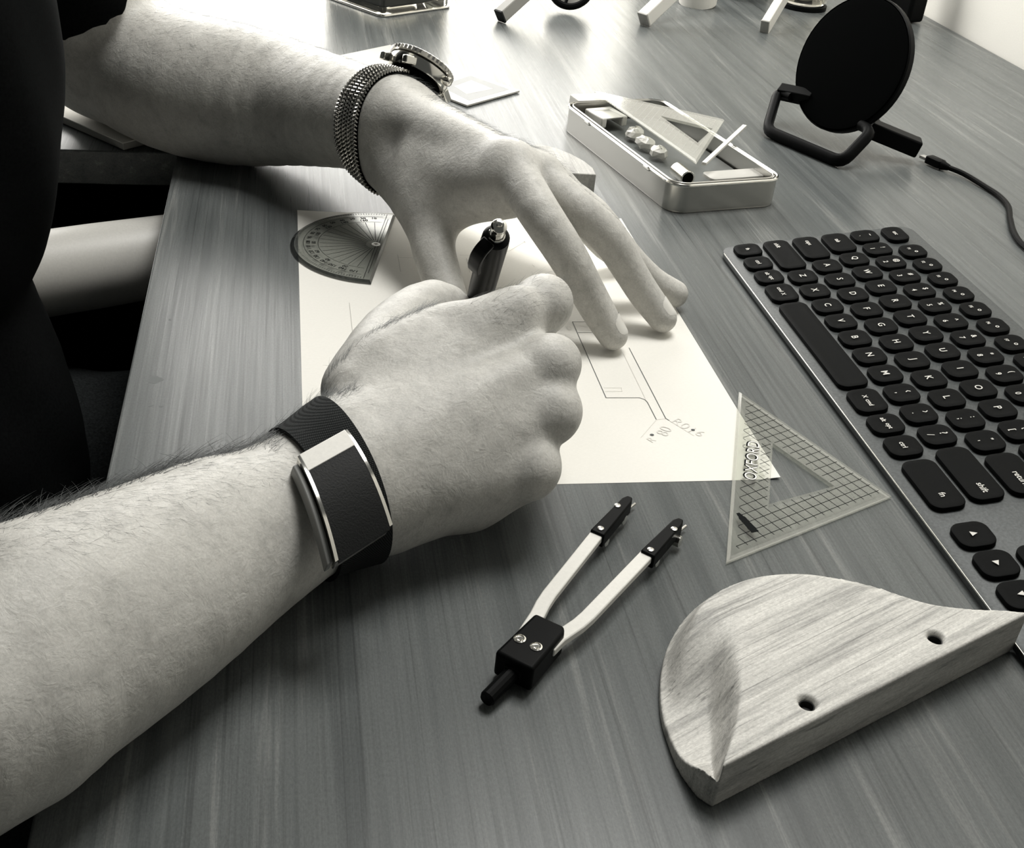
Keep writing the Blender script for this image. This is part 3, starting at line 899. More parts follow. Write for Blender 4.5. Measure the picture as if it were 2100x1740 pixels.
# ------------------------------------------------------------------ geometry tin and what lies in it
ta = math.radians(13.0); Rt = rz(ta)
tc = np.array([268.5, 402., 0.])
tin = thing('geometry_tin', 'open silver geometry tin with rounded corners behind the keyboard', 'tin', tc, Rt)
TW, TL, THT = 87., 178., 19.5
def ringsolid(w0, l0, r0, t, z0, z1):
    a = rrect(w0, l0, r0, 8); b = rrect(w0 - 2 * t, l0 - 2 * t, max(.5, r0 - t), 8); n = len(a)
    V = [(x, y, z0) for x, y in a] + [(x, y, z1) for x, y in a] + [(x, y, z1) for x, y in b] + [(x, y, z0) for x, y in b]
    F = []
    for k in range(4):
        for i in range(n):
            j = (i + 1) % n; F.append((k * n + i, k * n + j, ((k + 1) % 4) * n + j, ((k + 1) % 4) * n + i))
    return V, F
part('tin_wall', ringsolid(TW, TL, 13, .8, 1.2, THT), 'steel', parent=tin, local=True)
part('tin_base', pillow(TW - .6, TL - .6, 12.7, .2, 1.6, .6, 8), 'steel', parent=tin, local=True)
part('rolled_rim', tube([(x, y, THT) for x, y in rrect(TW, TL, 13, 8)] + [(rrect(TW, TL, 13, 8)[0][0], rrect(TW, TL, 13, 8)[0][1], THT)], 1.1, 8), 'chrome', parent=tin, local=True)
part('inner_rim', tube([(x, y, THT + .6) for x, y in rrect(TW - 6, TL - 6, 10, 8)] + [(rrect(TW - 6, TL - 6, 10, 8)[0][0], rrect(TW - 6, TL - 6, 10, 8)[0][1], THT + .6)], .7, 8), 'steel', parent=tin, local=True)
part('tray', join(pillow(TW - 5, TL - 5, 10, 4.5, 6.0, .4, 6)), 'tray', parent=tin, local=True)
def tinl(px, py, z):
    p = P(px, py, z); q = (p - tc) @ Rt; return q
for px, py in ((1203, 250), (1313, 343)):
    q = tinl(px, py, THT)
    part('lid_hinge', box((-TW / 2 - .6, q[1], THT - .5), (2.4, 9, 2.6)), 'chrome', parent=tin, local=True, bevel=.8)
er = thing('eraser', 'grey rectangular eraser at the far end of the tin', 'eraser', P(1218, 222, 10), rz(ta))
part('eraser_block', pillow(34, 27, 3, -3.5, 8, 1.2), 'eraser', parent=er, local=True)
sh = thing('pencil_sharpener', 'white plastic pencil sharpener beside the eraser in the tin', 'sharpener', P(1243, 252, 9), rz(ta + .12))
part('sharpener_body', join(box((0, 11, 4), (24, 6, 8)), box((-9.5, 0, 4), (5, 22, 8)), box((9.5, 0, 4), (5, 22, 8))), 'white', parent=sh, local=True, bevel=1.2, seg=3)
part('blade', box((0, -1, 7), (15, 20, 1)), 'steel', parent=sh, local=True)
lump_rng = np.random.default_rng(5)
for k, (px, py, sx, sy, a) in enumerate(((1300, 283, 13, 15, .3), (1323, 303, 12, 17, .5), (1350, 322, 13, 14, -.2))):
    v, f = lathe([(1 + 0 * r, z) if r == 0 else (r, z) for r, z in ((.1, 0), (.8, .05), (1, .3), (.95, .7), (.6, .95), (.1, 1))], 12)
    v = v * (sx / 2, sy / 2, 8); v += lump_rng.normal(0, .6, v.shape)
    c = P(px, py, 8)
    o = part('crumpled_wrapper', xf((v, f), rz(a), c), 'white', smooth=False)
    tag(o, ('crumpled white wrapper next to the sharpener in the tin', 'crumpled white wrapper, middle of the three in the tin', 'crumpled white wrapper nearest the metal tube in the tin')[k], 'wrapper', 'white wrappers along the left side of the tin')
tb = thing('lead_tube', 'short silver tube with a dark opening at the near corner of the tin', 'tube', P(1396, 352, 11))
d_ = Rt @ np.array([-.05, -1, 0.])
part('tube_wall', lathe([(5.4, -13), (5.4, 4), (5.0, 4.4), (4.3, 4.2), (4.3, -2)], 24, c=P(1405, 362, 13), axis=d_, cap=False), 'chrome', parent=tb)
part('tube_opening', lathe([(4.3, -1.5), (4.3, -1)], 20, c=P(1405, 362, 13), axis=d_), 'black', parent=tb)
cs = thing('clear_template', 'pale clear template along the near end inside the tin', 'template', P(1510, 372, 8), rz(ta + .02))
part('template_plate', pillow(52, 15, 4, 4, 6, .5), 'card', parent=cs, local=True)
# set square lying on top of the tin
zt = 22.
A2, B2, C2 = P(1219, 190, zt)[:2], P(1428, 337, zt)[:2], P(1485, 249, zt)[:2]
s2_ = thing('set_square', 'clear set square lying across the open tin', 'set square', (*((A2 + B2 + C2) / 3), zt))
pl2, ed2, in2, I22, T2 = setsquare(A2, B2, C2, 12, 2.0, zt)
H2 = np.array([P(1354, 243, zt)[:2], P(1430, 298, zt)[:2], P(1461, 269, zt)[:2]])
for vf in (pl2, in2):
    V = vf[0]
    for i in range(3): V[np.linalg.norm(V[:, :2] - I22[i], axis=1) < .01, :2] = H2[i]
part('plate', pl2, 'clear_white', parent=s2_, smooth=False); part('bevelled_edge', ed2, 'clear_edge', parent=s2_, smooth=False)
part('cutout_edge', in2, 'clear_edge', parent=s2_, smooth=False)
part('grid', strips(grid_lines(T2, H2, 5.0, 3.4), .25, zt + 2.05), 'grey', parent=s2_, smooth=False)
r0_, r1_ = P(1442, 345, 22), P(1527, 259, 25)
rl = part('small_ruler', bar_path([r0_, (r0_ + r1_) / 2, r1_], 3.2, 24.2, 26.2), 'white', bevel=.3)
tag(rl, 'narrow white ruler sticking out over the right side of the tin', 'ruler')

# ------------------------------------------------------------------ round charging stand and its cable
lean = math.radians(18); a_ = np.array([.38, -.925, 0]); h_ = np.array([.925, .38, 0])
up_ = h_ * math.sin(lean) + np.array([0, 0, 1.]) * math.cos(lean); nrm = np.cross(a_, up_)
if nrm @ (CC - P(1748, 135, 60)) < 0: nrm = -nrm
dc = P(1748, 133, 62)
st = thing('charging_stand', 'black round wireless charging stand in front of the right wall', 'charger', P(1650, 300, 0))
part('charging_disc', lathe([(.1, 4.2), (47, 4.2), (51, 3.6), (52.3, 1.5), (52.3, -3.5), (50, -5), (.1, -5)], 56, c=dc, axis=nrm), 'matt_black', parent=st)
part('disc_rim', lathe([(52.3, 3.3), (53.2, 2.2), (53.2, -3), (52.3, -4)], 56, c=dc, axis=nrm, cap=False), 'black', parent=st)
def flatbar(pts, wd, th, upv):
    pts = np.array(pts, float); rings = []
    t = np.gradient(pts, axis=0); t /= np.linalg.norm(t, axis=1)[:, None]
    for p, d in zip(pts, t):
        s_ = np.cross(d, upv); s_ /= np.linalg.norm(s_); u_ = np.cross(s_, d)
        rings.append([p + s_ * wd / 2 * x + u_ * th / 2 * y for x, y in ((1, 1), (-1, 1), (-1, -1), (1, -1))])
    return loft(rings)
L0, L1 = P(1572, 268, 5), P(1727, 334, 5)
U0, U1 = P(1596, 186, 27), P(1790, 268, 27)
def rnd(pts, r=9, n=5):
    pts = [np.array(p, float) for p in pts]; out = [pts[0]]
    for a, b, c in zip(pts[:-2], pts[1:-1], pts[2:]):
        u = (a - b) / np.linalg.norm(a - b); v = (c - b) / np.linalg.norm(c - b)
        for t in np.linspace(0, 1, n): out.append((1 - t) ** 2 * (b + u * r) + 2 * t * (1 - t) * b + t * t * (b + v * r))
    return out + [pts[-1]]
axu = np.cross(L1 - L0, U0 - L0); axu /= np.linalg.norm(axu)
part('front_loop', tube(rnd([U0 + (U1 - U0) * .16, U0, L0, L1, U1, U1 - (U1 - U0) * .12]), 5.2, 8, .8), 'black', parent=st, angle=60)
part('cross_bar', flatbar([U0 + (U1 - U0) * .02, U0 + (U1 - U0) * .3 + [8, 4, 2]], 9, 12, axu), 'black', parent=st, bevel=1)
part('rear_foot', flatbar([P(1782, 262, 22), P(1884, 304, 12)], 16, 13, np.array([0, 0, 1.])), 'black', parent=st, bevel=1.5)
part('rear_support', tube([dc - nrm * 6, dc - nrm * 30 - [0, 0, 30], P(1800, 270, 20)], 6, 10), 'black', parent=st)
cbl = thing('charging_cable', 'thin black cable with a plug trailing right from the charging stand', 'cable', P(1920, 335, 0))
pts = [P(x, y, z) for x, y, z in ((1930, 338, 4), (1975, 356, 3), (2020, 383, 2.2), (2050, 403, 2.2), (2068, 424, 2.2), (2072, 450, 2.2), (2080, 478, 2.2), (2100, 505, 2.2), (2150, 540, 2.2), (2230, 560, 2.2))]
part('cord', tube(spline(pts, 8), 2.0, 10), 'black', parent=cbl)
part('plug', xf(pillow(9, 15, 2, -2.5, 3.0, 1), rz(math.atan2(*(P(1935, 340, 4) - P(1893, 321, 4))[[1, 0]]) - math.pi / 2), P(1918, 332, 4)), 'black', parent=cbl)
part('plug_collar', tube([P(1930, 338, 4), P(1946, 344, 3.6)], [4.0, 2.4], 12), 'black', parent=cbl)
part('plug_tip', xf(box((0, 0, 0), (5.5, 6, 2)), rz(math.atan2(*(P(1935, 340, 4) - P(1893, 321, 4))[[1, 0]]) - math.pi / 2), P(1896, 323, 4)), 'grey', parent=cbl)
ad = part('power_adapter', box(P(1852, 52, 0) + [12, 30, 34], (26, 44, 66), rz(.35)), 'black', bevel=4, seg=3)
tag(ad, 'black power adapter standing behind the round charging stand', 'adapter')

# ------------------------------------------------------------------ small things further back
cd = thing('printed_card', 'thin pale plate with grey print behind the wristwatch', 'card', (*P(1000, 170, 0)[:2], 0))
kA, kB, kC = P(1066, 186, 2)[:2], P(800, 92, 2)[:2], P(958, 216, 2)[:2]
kD = kB + (kC - kA)
e1_ = (kB - kA); e2_ = (kC - kA) * 1.0
part('card_sheet', prism([tuple(kA), tuple(kB), tuple(kB + e2_), tuple(kA + e2_)], .5, 2.2), 'card', parent=cd, bevel=.4)
def cdp(u, v): return tuple(kA + e1_ * u + e2_ * v)
part('print', prism([cdp(.04, .08), cdp(.33, .08), cdp(.30, .75), cdp(.04, .86)], 2.21, 2.26), 'card_print', parent=cd, smooth=False)
part('print', prism([cdp(.10, .25), cdp(.27, .22), cdp(.25, .6), cdp(.12, .7)], 2.27, 2.3), 'grey', parent=cd, smooth=False)
v, f = text_vf('45 46 47', 6, 0); part('print', xf((v, f), rz(math.atan2(-e1_[1], -e1_[0])), (*cdp(.47, .2), 2.3)), 'grey', parent=cd, smooth=False)

bl_out = [P(x, y, 17)[:2] for x, y in ((1223, 358), (1216, 344), (1198, 330), (1170, 315), (1140, 303), (1110, 296), (1082, 298), (1060, 320), (1100, 348), (1165, 355))]
bk = part('small_wood_block', prism([tuple(p) for p in bl_out], .1, 17), 'block', bevel=.6)
tag(bk, 'small rounded wooden block behind the left hand, beside the tin', 'wood block')

jar = thing('square_candle_glass', 'square clear glass with a dark candle at the top edge of the picture', 'candle', P(860, 10, 0))
g0 = P(784, 36, 0); g1 = P(940, 14, 0); gd = (g1 - g0) / np.linalg.norm(g1 - g0); ga = math.atan2(gd[1], gd[0]); GW = np.linalg.norm((g1 - g0)[:2]) * .88
gc = g0[:2] + rz(ga)[:2, :2] @ np.array([GW / 2, GW / 2])
gw = ringsolid(GW, GW, 6, 3, 0.2, 95)
part('glass_wall', xf(gw, rz(ga), (*gc, 0)), 'glass', parent=jar)
part('glass_base', xf(pillow(GW - 6.4, GW - 6.4, 4, .4, 9, 1), rz(ga), (*gc, 0)), 'glass', parent=jar)
part('candle_wax', xf(pillow(GW - 7.5, GW - 7.5, 4, 9.6, 70, 1), rz(ga), (*gc, 0)), 'wax', parent=jar)
part('base_rim', xf(tube([(x, y, 1.4) for x, y in rrect(GW + 1.5, GW + 1.5, 6, 6)] + [(*rrect(GW + 1.5, GW + 1.5, 6, 6)[0], 1.4)], 1.4, 8), rz(ga), (*gc, 0)), 'chrome', parent=jar)

def slanted(px, py, dx, rise, wd, th, mt, foot, label):
    t = thing('slanted_bar', label, 'bar', P(px, py, 0), group='slanted bars standing at the back of the desk')
    a = P(px, py, 1.0) + [0, 0, wd * .45]; b = a + np.array([*dx, rise])
    part('bar_body', flatbar([a, b], wd, th, np.array([0, 0, 1.])), mt, parent=t, bevel=1)
    e = (b - a) / np.linalg.norm(b - a)
    part('bar_end', flatbar([a - e * .6, a + e * 2.0], wd + .4, th + .4, np.array([0, 0, 1.])), foot, parent=t, bevel=.6)
    return t
slanted(1024, 44, (95, 60), 70, 11, 13, 'grey', 'rubber', 'dark grey slanted bar with a black foot, right of the candle glass')
slanted(1318, 52, (85, 55), 62, 13, 15, 'white', 'grey', 'white slanted bar between the dark wheel and the white disc')
slanted(1566, 66, (62, 90), 38, 9, 17, 'white', 'grey', 'white slanted bar with a grey end, left of the round glass')
wh = thing('dark_rimmed_wheel', 'black rimmed wheel at the top edge beside the dark slanted bar', 'wheel', P(1170, 20, 0))
wc = P(1172, -28, 24.5); wn = np.array([-.35, -.78, .55])
x_, y_, _ = frame3(wn)
part('wheel_rim', tube([wc + 22 * (x_ * math.cos(a) + y_ * math.sin(a)) for a in np.linspace(0, 2 * math.pi, 49)], 3.6, 10), 'black', parent=wh)
part('wheel_face', lathe([(.1, -2), (20, -2), (20, 0), (.1, 1)], 36, c=wc, axis=wn), 'grey', parent=wh)
for k in range(3):
    a = k * 2.1 + .4; part('spoke', tube([wc + wn, wc + wn + 20 * (x_ * math.cos(a) + y_ * math.sin(a))], 1.8, 8), 'black', parent=wh)
cup = thing('white_disc', 'thick white round disc at the top edge right of the white bar', 'disc', P(1430, 30, 0))
cc_ = P(1432, -6, 9)
part('disc_body', lathe([(.1, -8.5), (19, -8.5), (21.5, -6), (22, 6), (20, 8.5), (.1, 8.5)], 40, c=cc_, axis=(-.1, -.15, 1)), 'white', parent=cup)
gj = thing('round_glass', 'round glass on a dark base at the top edge behind the charging stand', 'glass', P(1645, 30, 0))
jc = P(1645, 15, 0)
part('dark_base', lathe([(.1, .2), (27, .2), (28, 1), (28, 5), (27, 5.6), (.1, 5.6)], 44, c=jc), 'black', parent=gj)
part('glass_wall', lathe([(25, 6), (26.5, 8), (27, 14), (27, 60), (25, 60), (25, 14), (24, 9), (.5, 8.6)], 44, c=jc, cap=False), 'glass', parent=gj)
part('glass_filling', lathe([(.1, 9), (10, 9.2), (12, 14), (8, 24), (.1, 26)], 24, c=jc), 'grey', parent=gj)
dk = part('dark_box', box(P(1515, 0, 0) + [12, 24, 22], (62, 30, 42), rz(.42)), 'black', bevel=2)
tag(dk, 'dark box between the white disc and the round glass', 'box')
nb_ = thing('notebook', 'pale notebook on the far left part of the desk under the elbow', 'notebook', (*P(140, 235, 0)[:2], 0))
n0 = P(100, 226, 6)[:2]; n1 = P(215, 276, 6)[:2]; nd = (n1 - n0) / np.linalg.norm(n1 - n0); nn_ = np.array([-nd[1], nd[0]])
part('page_block', prism([tuple(n0 - nd * 60), tuple(n1 + nd * 20), tuple(n1 + nd * 20 + nn_ * 140), tuple(n0 - nd * 60 + nn_ * 140)], .6, 5.4), 'grey', parent=nb_, bevel=.3)
part('cover', prism([tuple(n0 - nd * 61 - nn_), tuple(n1 + nd * 21 - nn_), tuple(n1 + nd * 21 + nn_ * 141), tuple(n0 - nd * 61 + nn_ * 141)], 5.5, 6.3), 'paper', parent=nb_, bevel=.2)

# ------------------------------------------------------------------ mechanical pencil
rear = P(1024, 462, 103); tipp = np.array([85., 127., .6]); pd = (tipp - rear) / np.linalg.norm(tipp - rear); PL = np.linalg.norm(tipp - rear)
pen = thing('mechanical_pencil', 'black mechanical pencil with chrome push button held in the right hand', 'pencil', tipp)
part('barrel', lathe([(3.2, 9.5), (4.6, 10), (5.9, 11.5), (6.1, 16), (6.1, 60), (5.6, PL - 45), (5.4, PL - 22), (3.4, PL - 14)], 28, c=rear, axis=pd), 'pen_black', parent=pen)
part('tip_cone', lathe([(3.5, PL - 14.2), (2.2, PL - 7), (.9, PL - 2.5), (.8, PL - 2.4)], 24, c=rear, axis=pd), 'chrome', parent=pen)
part('lead', lathe([(.3, PL - 2.6), (.3, PL - .6), (.1, PL)], 10, c=rear, axis=pd), 'black', parent=pen)
part('push_button', lathe([(1.0, -1.0), (1.2, -.2), (2.2, -.1), (2.8, .2), (3.3, .7), (3.4, 1.6), (3.15, 2.2), (3.3, 3), (3.3, 8.6), (3.7, 9.0), (3.7, 10.2), (3.2, 10.6)], 28, c=rear, axis=pd), 'chrome', parent=pen)
xs, ys, _ = frame3(pd)
side = P(975, 510, 95) - (rear + pd * 14); side -= pd * (side @ pd); side /= np.linalg.norm(side)
cl = [rear + pd * 9 + side * 4.4, rear + pd * 10 + side * 9.0, rear + pd * 14 + side * 11.2, rear + pd * 22 + side * 11.6, rear + pd * 29 + side * 10.4]
part('clip', flatbar(rnd(cl, 2, 4), 6.0, 2.4, side), 'pen_black', parent=pen, bevel=.5)

# ------------------------------------------------------------------ the person
def V3(*a): return np.array(a, float)
raydir = lambda px, py: (lambda d: d / np.linalg.norm(d))(RC.T @ np.array([(px - 1050) / FPX, (py - 870) / FPX, 1.]))
fb = Field()
K0 = .6
# -- left arm (upper one in the picture)
le = P(212, 98, 54); lsh = V3(-215, 330, 320)
fb.add(chain([(le, 45), (P(350, 166, 46), 46), (P(480, 195, 45), 45.5), (P(600, 214, 48), 39), (P(690, 232, 55), 33.5), (P(755, 248, 59), 30), (P(800, 258, 61), 28.5)]), K0, 14)
fb.add(chain([(le, 44), (le + (lsh - le) * .2, 48), (le + (lsh - le) * .5, 52), (lsh, 60)]), K0, 14)
# -- left hand
Lmcp = {'i': P(1046, 340, 75), 'm': P(1098, 360, 68), 'r': P(1125, 382, 56), 'p': P(1130, 400, 44)}
fb.add([cone(P(790, 226, 70), Lmcp['i'], 18, 11.5), cone(P(800, 220, 66), Lmcp['m'], 18, 11), cone(P(805, 230, 56), Lmcp['r'], 18, 11),
        cone(P(800, 262, 48), Lmcp['p'], 18, 11), cone(P(790, 262, 56), P(950, 375, 54), 22, 13), cone(P(795, 300, 47), P(858, 394, 40), 19, 14.5),
        cone(P(870, 330, 58), P(1010, 368, 66), 14, 11)], 9, 12)
fb.add(chain([(P(802, 318, 46), 18), (P(858, 395, 40), 15), (P(878, 460, 32), 12.6), (P(891, 520, 23), 11.8), (P(908, 575, 14), 10.8), (P(930, 625, 8.6), 8.6)]), K0, 14)
fb.add([cone(P(882, 425, 39), P(1045, 402, 60), 12, 11.5), cone(P(880, 385, 46), P(1040, 375, 68), 12, 11)], 10, 16)
fb.add(chain([(Lmcp['i'], 12.0), (P(1105, 435, 65), 10.8), (P(1160, 519, 49), 10.2), (P(1200, 590, 32), 9.3), (P(1228, 640, 20), 8.8), (P(1257, 688, 8.6), 7.9)]), K0, 6)
fb.add(chain([(Lmcp['m'], 12.0), (P(1176, 424, 61), 10.4), (P(1248, 487, 48), 10.0), (P(1290, 553, 32), 8.9), (P(1321, 602, 20), 8.6), (P(1359, 653, 8.6), 7.8)]), K0, 3)
fb.add(chain([(Lmcp['r'], 11.0), (P(1215, 440, 50), 9.6), (P(1280, 522, 31), 9.0), (P(1335, 575, 16), 8.2), (P(1383, 603, 8.6), 7.8)]), K0, 2)
fb.add(chain([(Lmcp['p'], 10.5), (P(1195, 455, 32), 8.6), (P(1240, 505, 18), 7.8), (P(1275, 530, 8), 7.2)]), K0, 2)
for k_, h_k in (('i', 1.2), ('m', 2.2), ('r', 2.2)):
    fb.add([cone(Lmcp[k_] + V3(-3, 3, h_k), Lmcp[k_] + V3(3, -3, h_k), 9.6, 9.2)], 4, 8)
# -- right arm (lower one)
fb.add(chain([(V3(-200, -215, 52), 46), (P(-130, 1462, 40), 37.5), (P(80, 1358, 37), 34.8), (P(300, 1232, 33), 32.5), (P(470, 1124, 31), 29.5), (P(590, 1052, 30), 27.5), (P(700, 985, 32), 26)]), K0, 12)
fb.add([cone(P(60, 1250, 52), P(420, 1085, 40), 24, 18)], 10, 18)
fb.add(chain([(V3(-200, -215, 54), 46), (V3(-262, -130, 150), 52), (V3(-290, -60, 290), 60)]), K0, 16)
fb.add(chain([(V3(-290, -60, 290), 60), (V3(-310, 140, 310), 66), (lsh, 60)]), K0, 20)
fb.add(chain([(V3(-310, 140, 310), 90), (V3(-320, 150, 60), 92)]), K0, 30)
fb.add(chain([(V3(-300, 140, 330), 62), (V3(-235, 175, 420), 58), (V3(-205, 185, 480), 60)]), K0, 25)
fb.add([cone(V3(-200, 190, 560), V3(-175, 185, 520), 86, 78), cone(V3(-170, 185, 470), V3(-150, 183, 462), 58, 50), cone(V3(-108, 183, 520), V3(-92, 181, 500), 12, 13)], 30, 20)
# -- right hand
Rm = {'i': P(1108, 628, 69.5), 'm': P(1122, 752, 61), 'r': P(1124, 850, 48), 'p': P(1083, 960, 33)}
fb.add([cone(P(720, 900, 46), Rm['i'], 16, 11.2), cone(P(735, 950, 43), Rm['m'], 17, 11), cone(P(750, 995, 37), Rm['r'], 17, 11),
        cone(P(765, 1030, 30), Rm['p'], 17, 11), cone(P(800, 1045, 22), P(960, 1003, 20), 16, 15), cone(P(720, 1000, 31), P(950, 900, 33), 21, 20),
        cone(P(950, 880, 36), P(1035, 810, 40), 16, 16), cone(P(960, 1003, 20), P(1055, 975, 24), 15, 12)], 9, 14)
def curl(c0, r0, px, py, l1, rest, k=K0, kj=4):
    d = raydir(px, py); p1 = c0 + d * l1; pts = [(c0, r0), (p1, 9.6)]
    for dv, r in rest: p1 = p1 + V3(*dv); pts.append((p1, r))
    fb.add(chain(pts), k, kj); return pts
iR = curl(Rm['i'], 11.8, 1112, 632, 40, [((-2, 22, -20), 8.8), ((-9, 20, -19), 7.6)], K0, 5)
curl(Rm['m'], 11.6, 1125, 752, 40, [((-14, 14, -16), 8.8), ((-14, 4, -10), 7.8)], K0, 5)
curl(Rm['r'], 11.4, 1124, 850, 34, [((-22, 8, -8), 8.6), ((-16, -4, -4), 7.8)], K0, 5)
curl(Rm['p'], 10.6, 1083, 960, 26, [((-20, 4, -4), 8.0), ((-14, -4, 0), 7.2)], K0, 5)
grip = tipp - pd * 30
fb.add(chain([(P(735, 800, 46), 15), (P(800, 690, 50), 13.5), (P(888, 630, 46), 12.6), (P(945, 655, 34), 9.8), (grip + V3(-9, 2, 2), 8.2)]), K0, 8)
fb.add(chain([(P(735, 800, 54), 12), (P(830, 715, 62), 9.0), (P(905, 668, 67), 8.0), (P(985, 660, 71), 8.5), (P(1060, 640, 74), 10.5)]), K0, 8)
fb.add([cone(P(800, 760, 54), P(1010, 700, 62), 14, 12)], 8, 14)
for k_, dz in (('i', (1, -3, 3)), ('m', (1, -3, 2.5)), ('r', (1, -2, 2)), ('p', (0, -3, 1))):
    fb.add([cone(Rm[k_] + V3(*dz), Rm[k_] + V3(*dz) + V3(2, 3, 0), 9.4, 9.2)], 4, 6)

pen_keep = (rear, tipp)
def body_ev(X, c=None, rad=None):
    d = fb.ev(X, c, rad)
    if d is None: return None
    # soft tissue flattened where it rests on the desk top
    on = (X[:, 0] > -84)
    fl = 1.0 - X[:, 2]
    return np.where(on, np.maximum(d, fl), d)
lo, hi = fb.bounds()
Vb, Qb = surface_nets(body_ev, lo, hi, 1.35, relax=4)
porg = V3(-280, 150, -740)
person = thing('person', 'person in a black t-shirt drawing with both bare forearms on the desk', 'person', porg)
bo = bpy.data.objects.new('body', fast_mesh('body', Vb - porg, Qb, 'skin')); COL.objects.link(bo); bo.parent = person; MW[bo] = MW[person]
Nb = vnormals(Vb, Qb)

# fingernails (left hand) ------------------------------------------------
def nail(c, ax, nr, wd, ln):
    ax = np.array(ax, float); ax /= np.linalg.norm(ax); nr = np.array(nr, float); nr -= ax * (nr @ ax); nr /= np.linalg.norm(nr); s_ = np.cross(ax, nr)
    V = []; F = []; nu, nv = 10, 10; ts = np.arange(14, -1, -.1)
    for j in range(nv + 1):
        for i in range(nu + 1):
            u = -1 + 2 * i / nu; v = -1 + 2 * j / nv
            w_ = wd / 2 * math.sqrt(max(0, 1 - max(0, abs(v) - .3) ** 2 / .7 ** 2 * .85))
            ph = u * 1.05
            o_ = c + ax * v * ln / 2; d_ = nr * math.cos(ph * w_ * 2 / wd) + s_ * math.sin(ph * w_ * 2 / wd)
            X = (o_ + d_ * ts[:, None]).astype(np.float32); e = fb.ev(X, c, 40.); k = np.argmax(e < 0)
            V.append(o_ + d_ * (ts[k] + .28 - .2 * abs(u) ** 3))
    for j in range(nv):
        for i in range(nu):
            a = j * (nu + 1) + i; F.append((a, a + 1, a + nu + 2, a + nu + 1))
    part('fingernail', (V, F), 'nail', parent=bo)
for c0, c1, nr in ((P(1228, 640, 20), P(1257, 688, 8.6), (.80, .05, .75)), (P(1321, 602, 20), P(1359, 653, 8.6), (.80, .05, .75))):
    ax = c1 - c0; ax /= np.linalg.norm(ax); nr = V3(*nr); nr -= ax * (nr @ ax); nr /= np.linalg.norm(nr)
    nail(c1 - ax * 3.2, ax, nr, 13.0, 11.5)

# hair -------------------------------------------------------------------
def hairs(name, mask, count, along, length, lift, mt, r=.045, seedv=1, jitter=.35, droop=0.):
    g = np.random.default_rng(seedv); idx = np.flatnonzero(mask)
    if not len(idx): return
    idx = g.choice(idx, count)
    p = Vb[idx] + g.normal(0, .5, (count, 3)); n = Nb[idx]
    p = Vb[idx] + (p - Vb[idx]) - n * ((p - Vb[idx]) * n).sum(1)[:, None]
    t = np.tile(np.array(along, float) / np.linalg.norm(along), (count, 1)) + g.normal(0, jitter, (count, 3))
    t -= n * (t * n).sum(1)[:, None]; t /= np.linalg.norm(t, axis=1)[:, None]
    L = length * g.uniform(.5, 1.25, count)[:, None]; up = lift * g.uniform(.5, 1.4, count)[:, None]
    K = 5; cent = []
    for k in range(K):
        s = k / (K - 1)
        cent.append(p - n * .3 + t * L * s + n * L * up * s * (1 - .45 * s) + np.array([0, 0, -droop]) * L * s * s)
    a = np.cross(t, n); a /= np.linalg.norm(a, axis=1)[:, None]
    V = []; 
    for k in range(K):
        rr = r * (1 - .8 * k / (K - 1))
        for q in range(3):
            an = q * 2 * math.pi / 3; V.append(cent[k] + rr * (a * math.cos(an) + n * math.sin(an)))
    V = np.stack(V, 1).reshape(-1, 3); F = []
    base = np.arange(count) * K * 3
    for k in range(K - 1):
        for q in range(3):
            q2_ = (q + 1) % 3
            F.append(np.stack([base + k * 3 + q, base + k * 3 + q2_, base + (k + 1) * 3 + q2_, base + (k + 1) * 3 + q], 1))
    F = np.concatenate(F)
    o = bpy.data.objects.new(name, fast_mesh(name, V - porg, F, mt)); COL.objects.link(o); o.parent = person; MW[o] = MW[person]
    o['kind'] = 'stuff'; return o
def near(a, b, r):
    a = np.array(a); b = np.array(b); ba = b - a; t = np.clip(((Vb - a) @ ba) / (ba @ ba), 0, 1)
    return np.linalg.norm(Vb - a - t[:, None] * ba, axis=1) < r
fx = P(560, 1070, 30) - P(100, 1345, 40)
m1 = near(P(-60, 1430, 42), P(520, 1090, 30), 60) & (Nb[:, 1] > -.1) & (Vb[:, 2] > 8)
hairs('arm_hair', m1 & (Nb[:, 1] > .35), 6000, fx + V3(-30, 60, 10), 15, .34, 'hair_dark', .085, 2, .38)
hairs('arm_hair', m1 & (Nb[:, 1] <= .35), 1500, fx + V3(0, -60, 0), 8, .10, 'hair', .04, 3, .5)
m2 = near(P(720, 930, 48), P(930, 760, 60), 34) & (Nb[:, 2] > -.2) & (Vb[:, 0] < 52)
hairs('arm_hair', m2 & (Nb[:, 1] > .1), 1500, V3(.5, .9, .2), 8, .38, 'hair', .06, 4, .4)
m3 = near(P(1040, 620, 78), P(1150, 620, 78), 18) & (Nb[:, 2] > .5)
hairs('arm_hair', m3, 180, V3(1, .4, 0), 7, .35, 'hair', .045, 5, .4)
m4 = near(P(350, 162, 47), P(700, 225, 58), 60) & (Nb[:, 2] > .35)
hairs('arm_hair', m4, 2600, V3(1, -.3, .1), 8, .28, 'hair', .045, 6, .35)
m5 = near(P(800, 230, 70), P(1130, 330, 76), 24) & (Nb[:, 2] > .3) & (Nb[:, 1] > 0)
hairs('arm_hair', m5, 1500, V3(.75, .3, .1), 7.5, .40, 'hair', .045, 7, .4)
m6 = near(P(1185, 380, 66), P(1256, 470, 52), 13) & (Nb[:, 2] > .2) & (Nb[:, 1] > 0)
hairs('arm_hair', m6, 180, V3(.75, .1, .1), 5, .45, 'hair', .04, 8, .4)

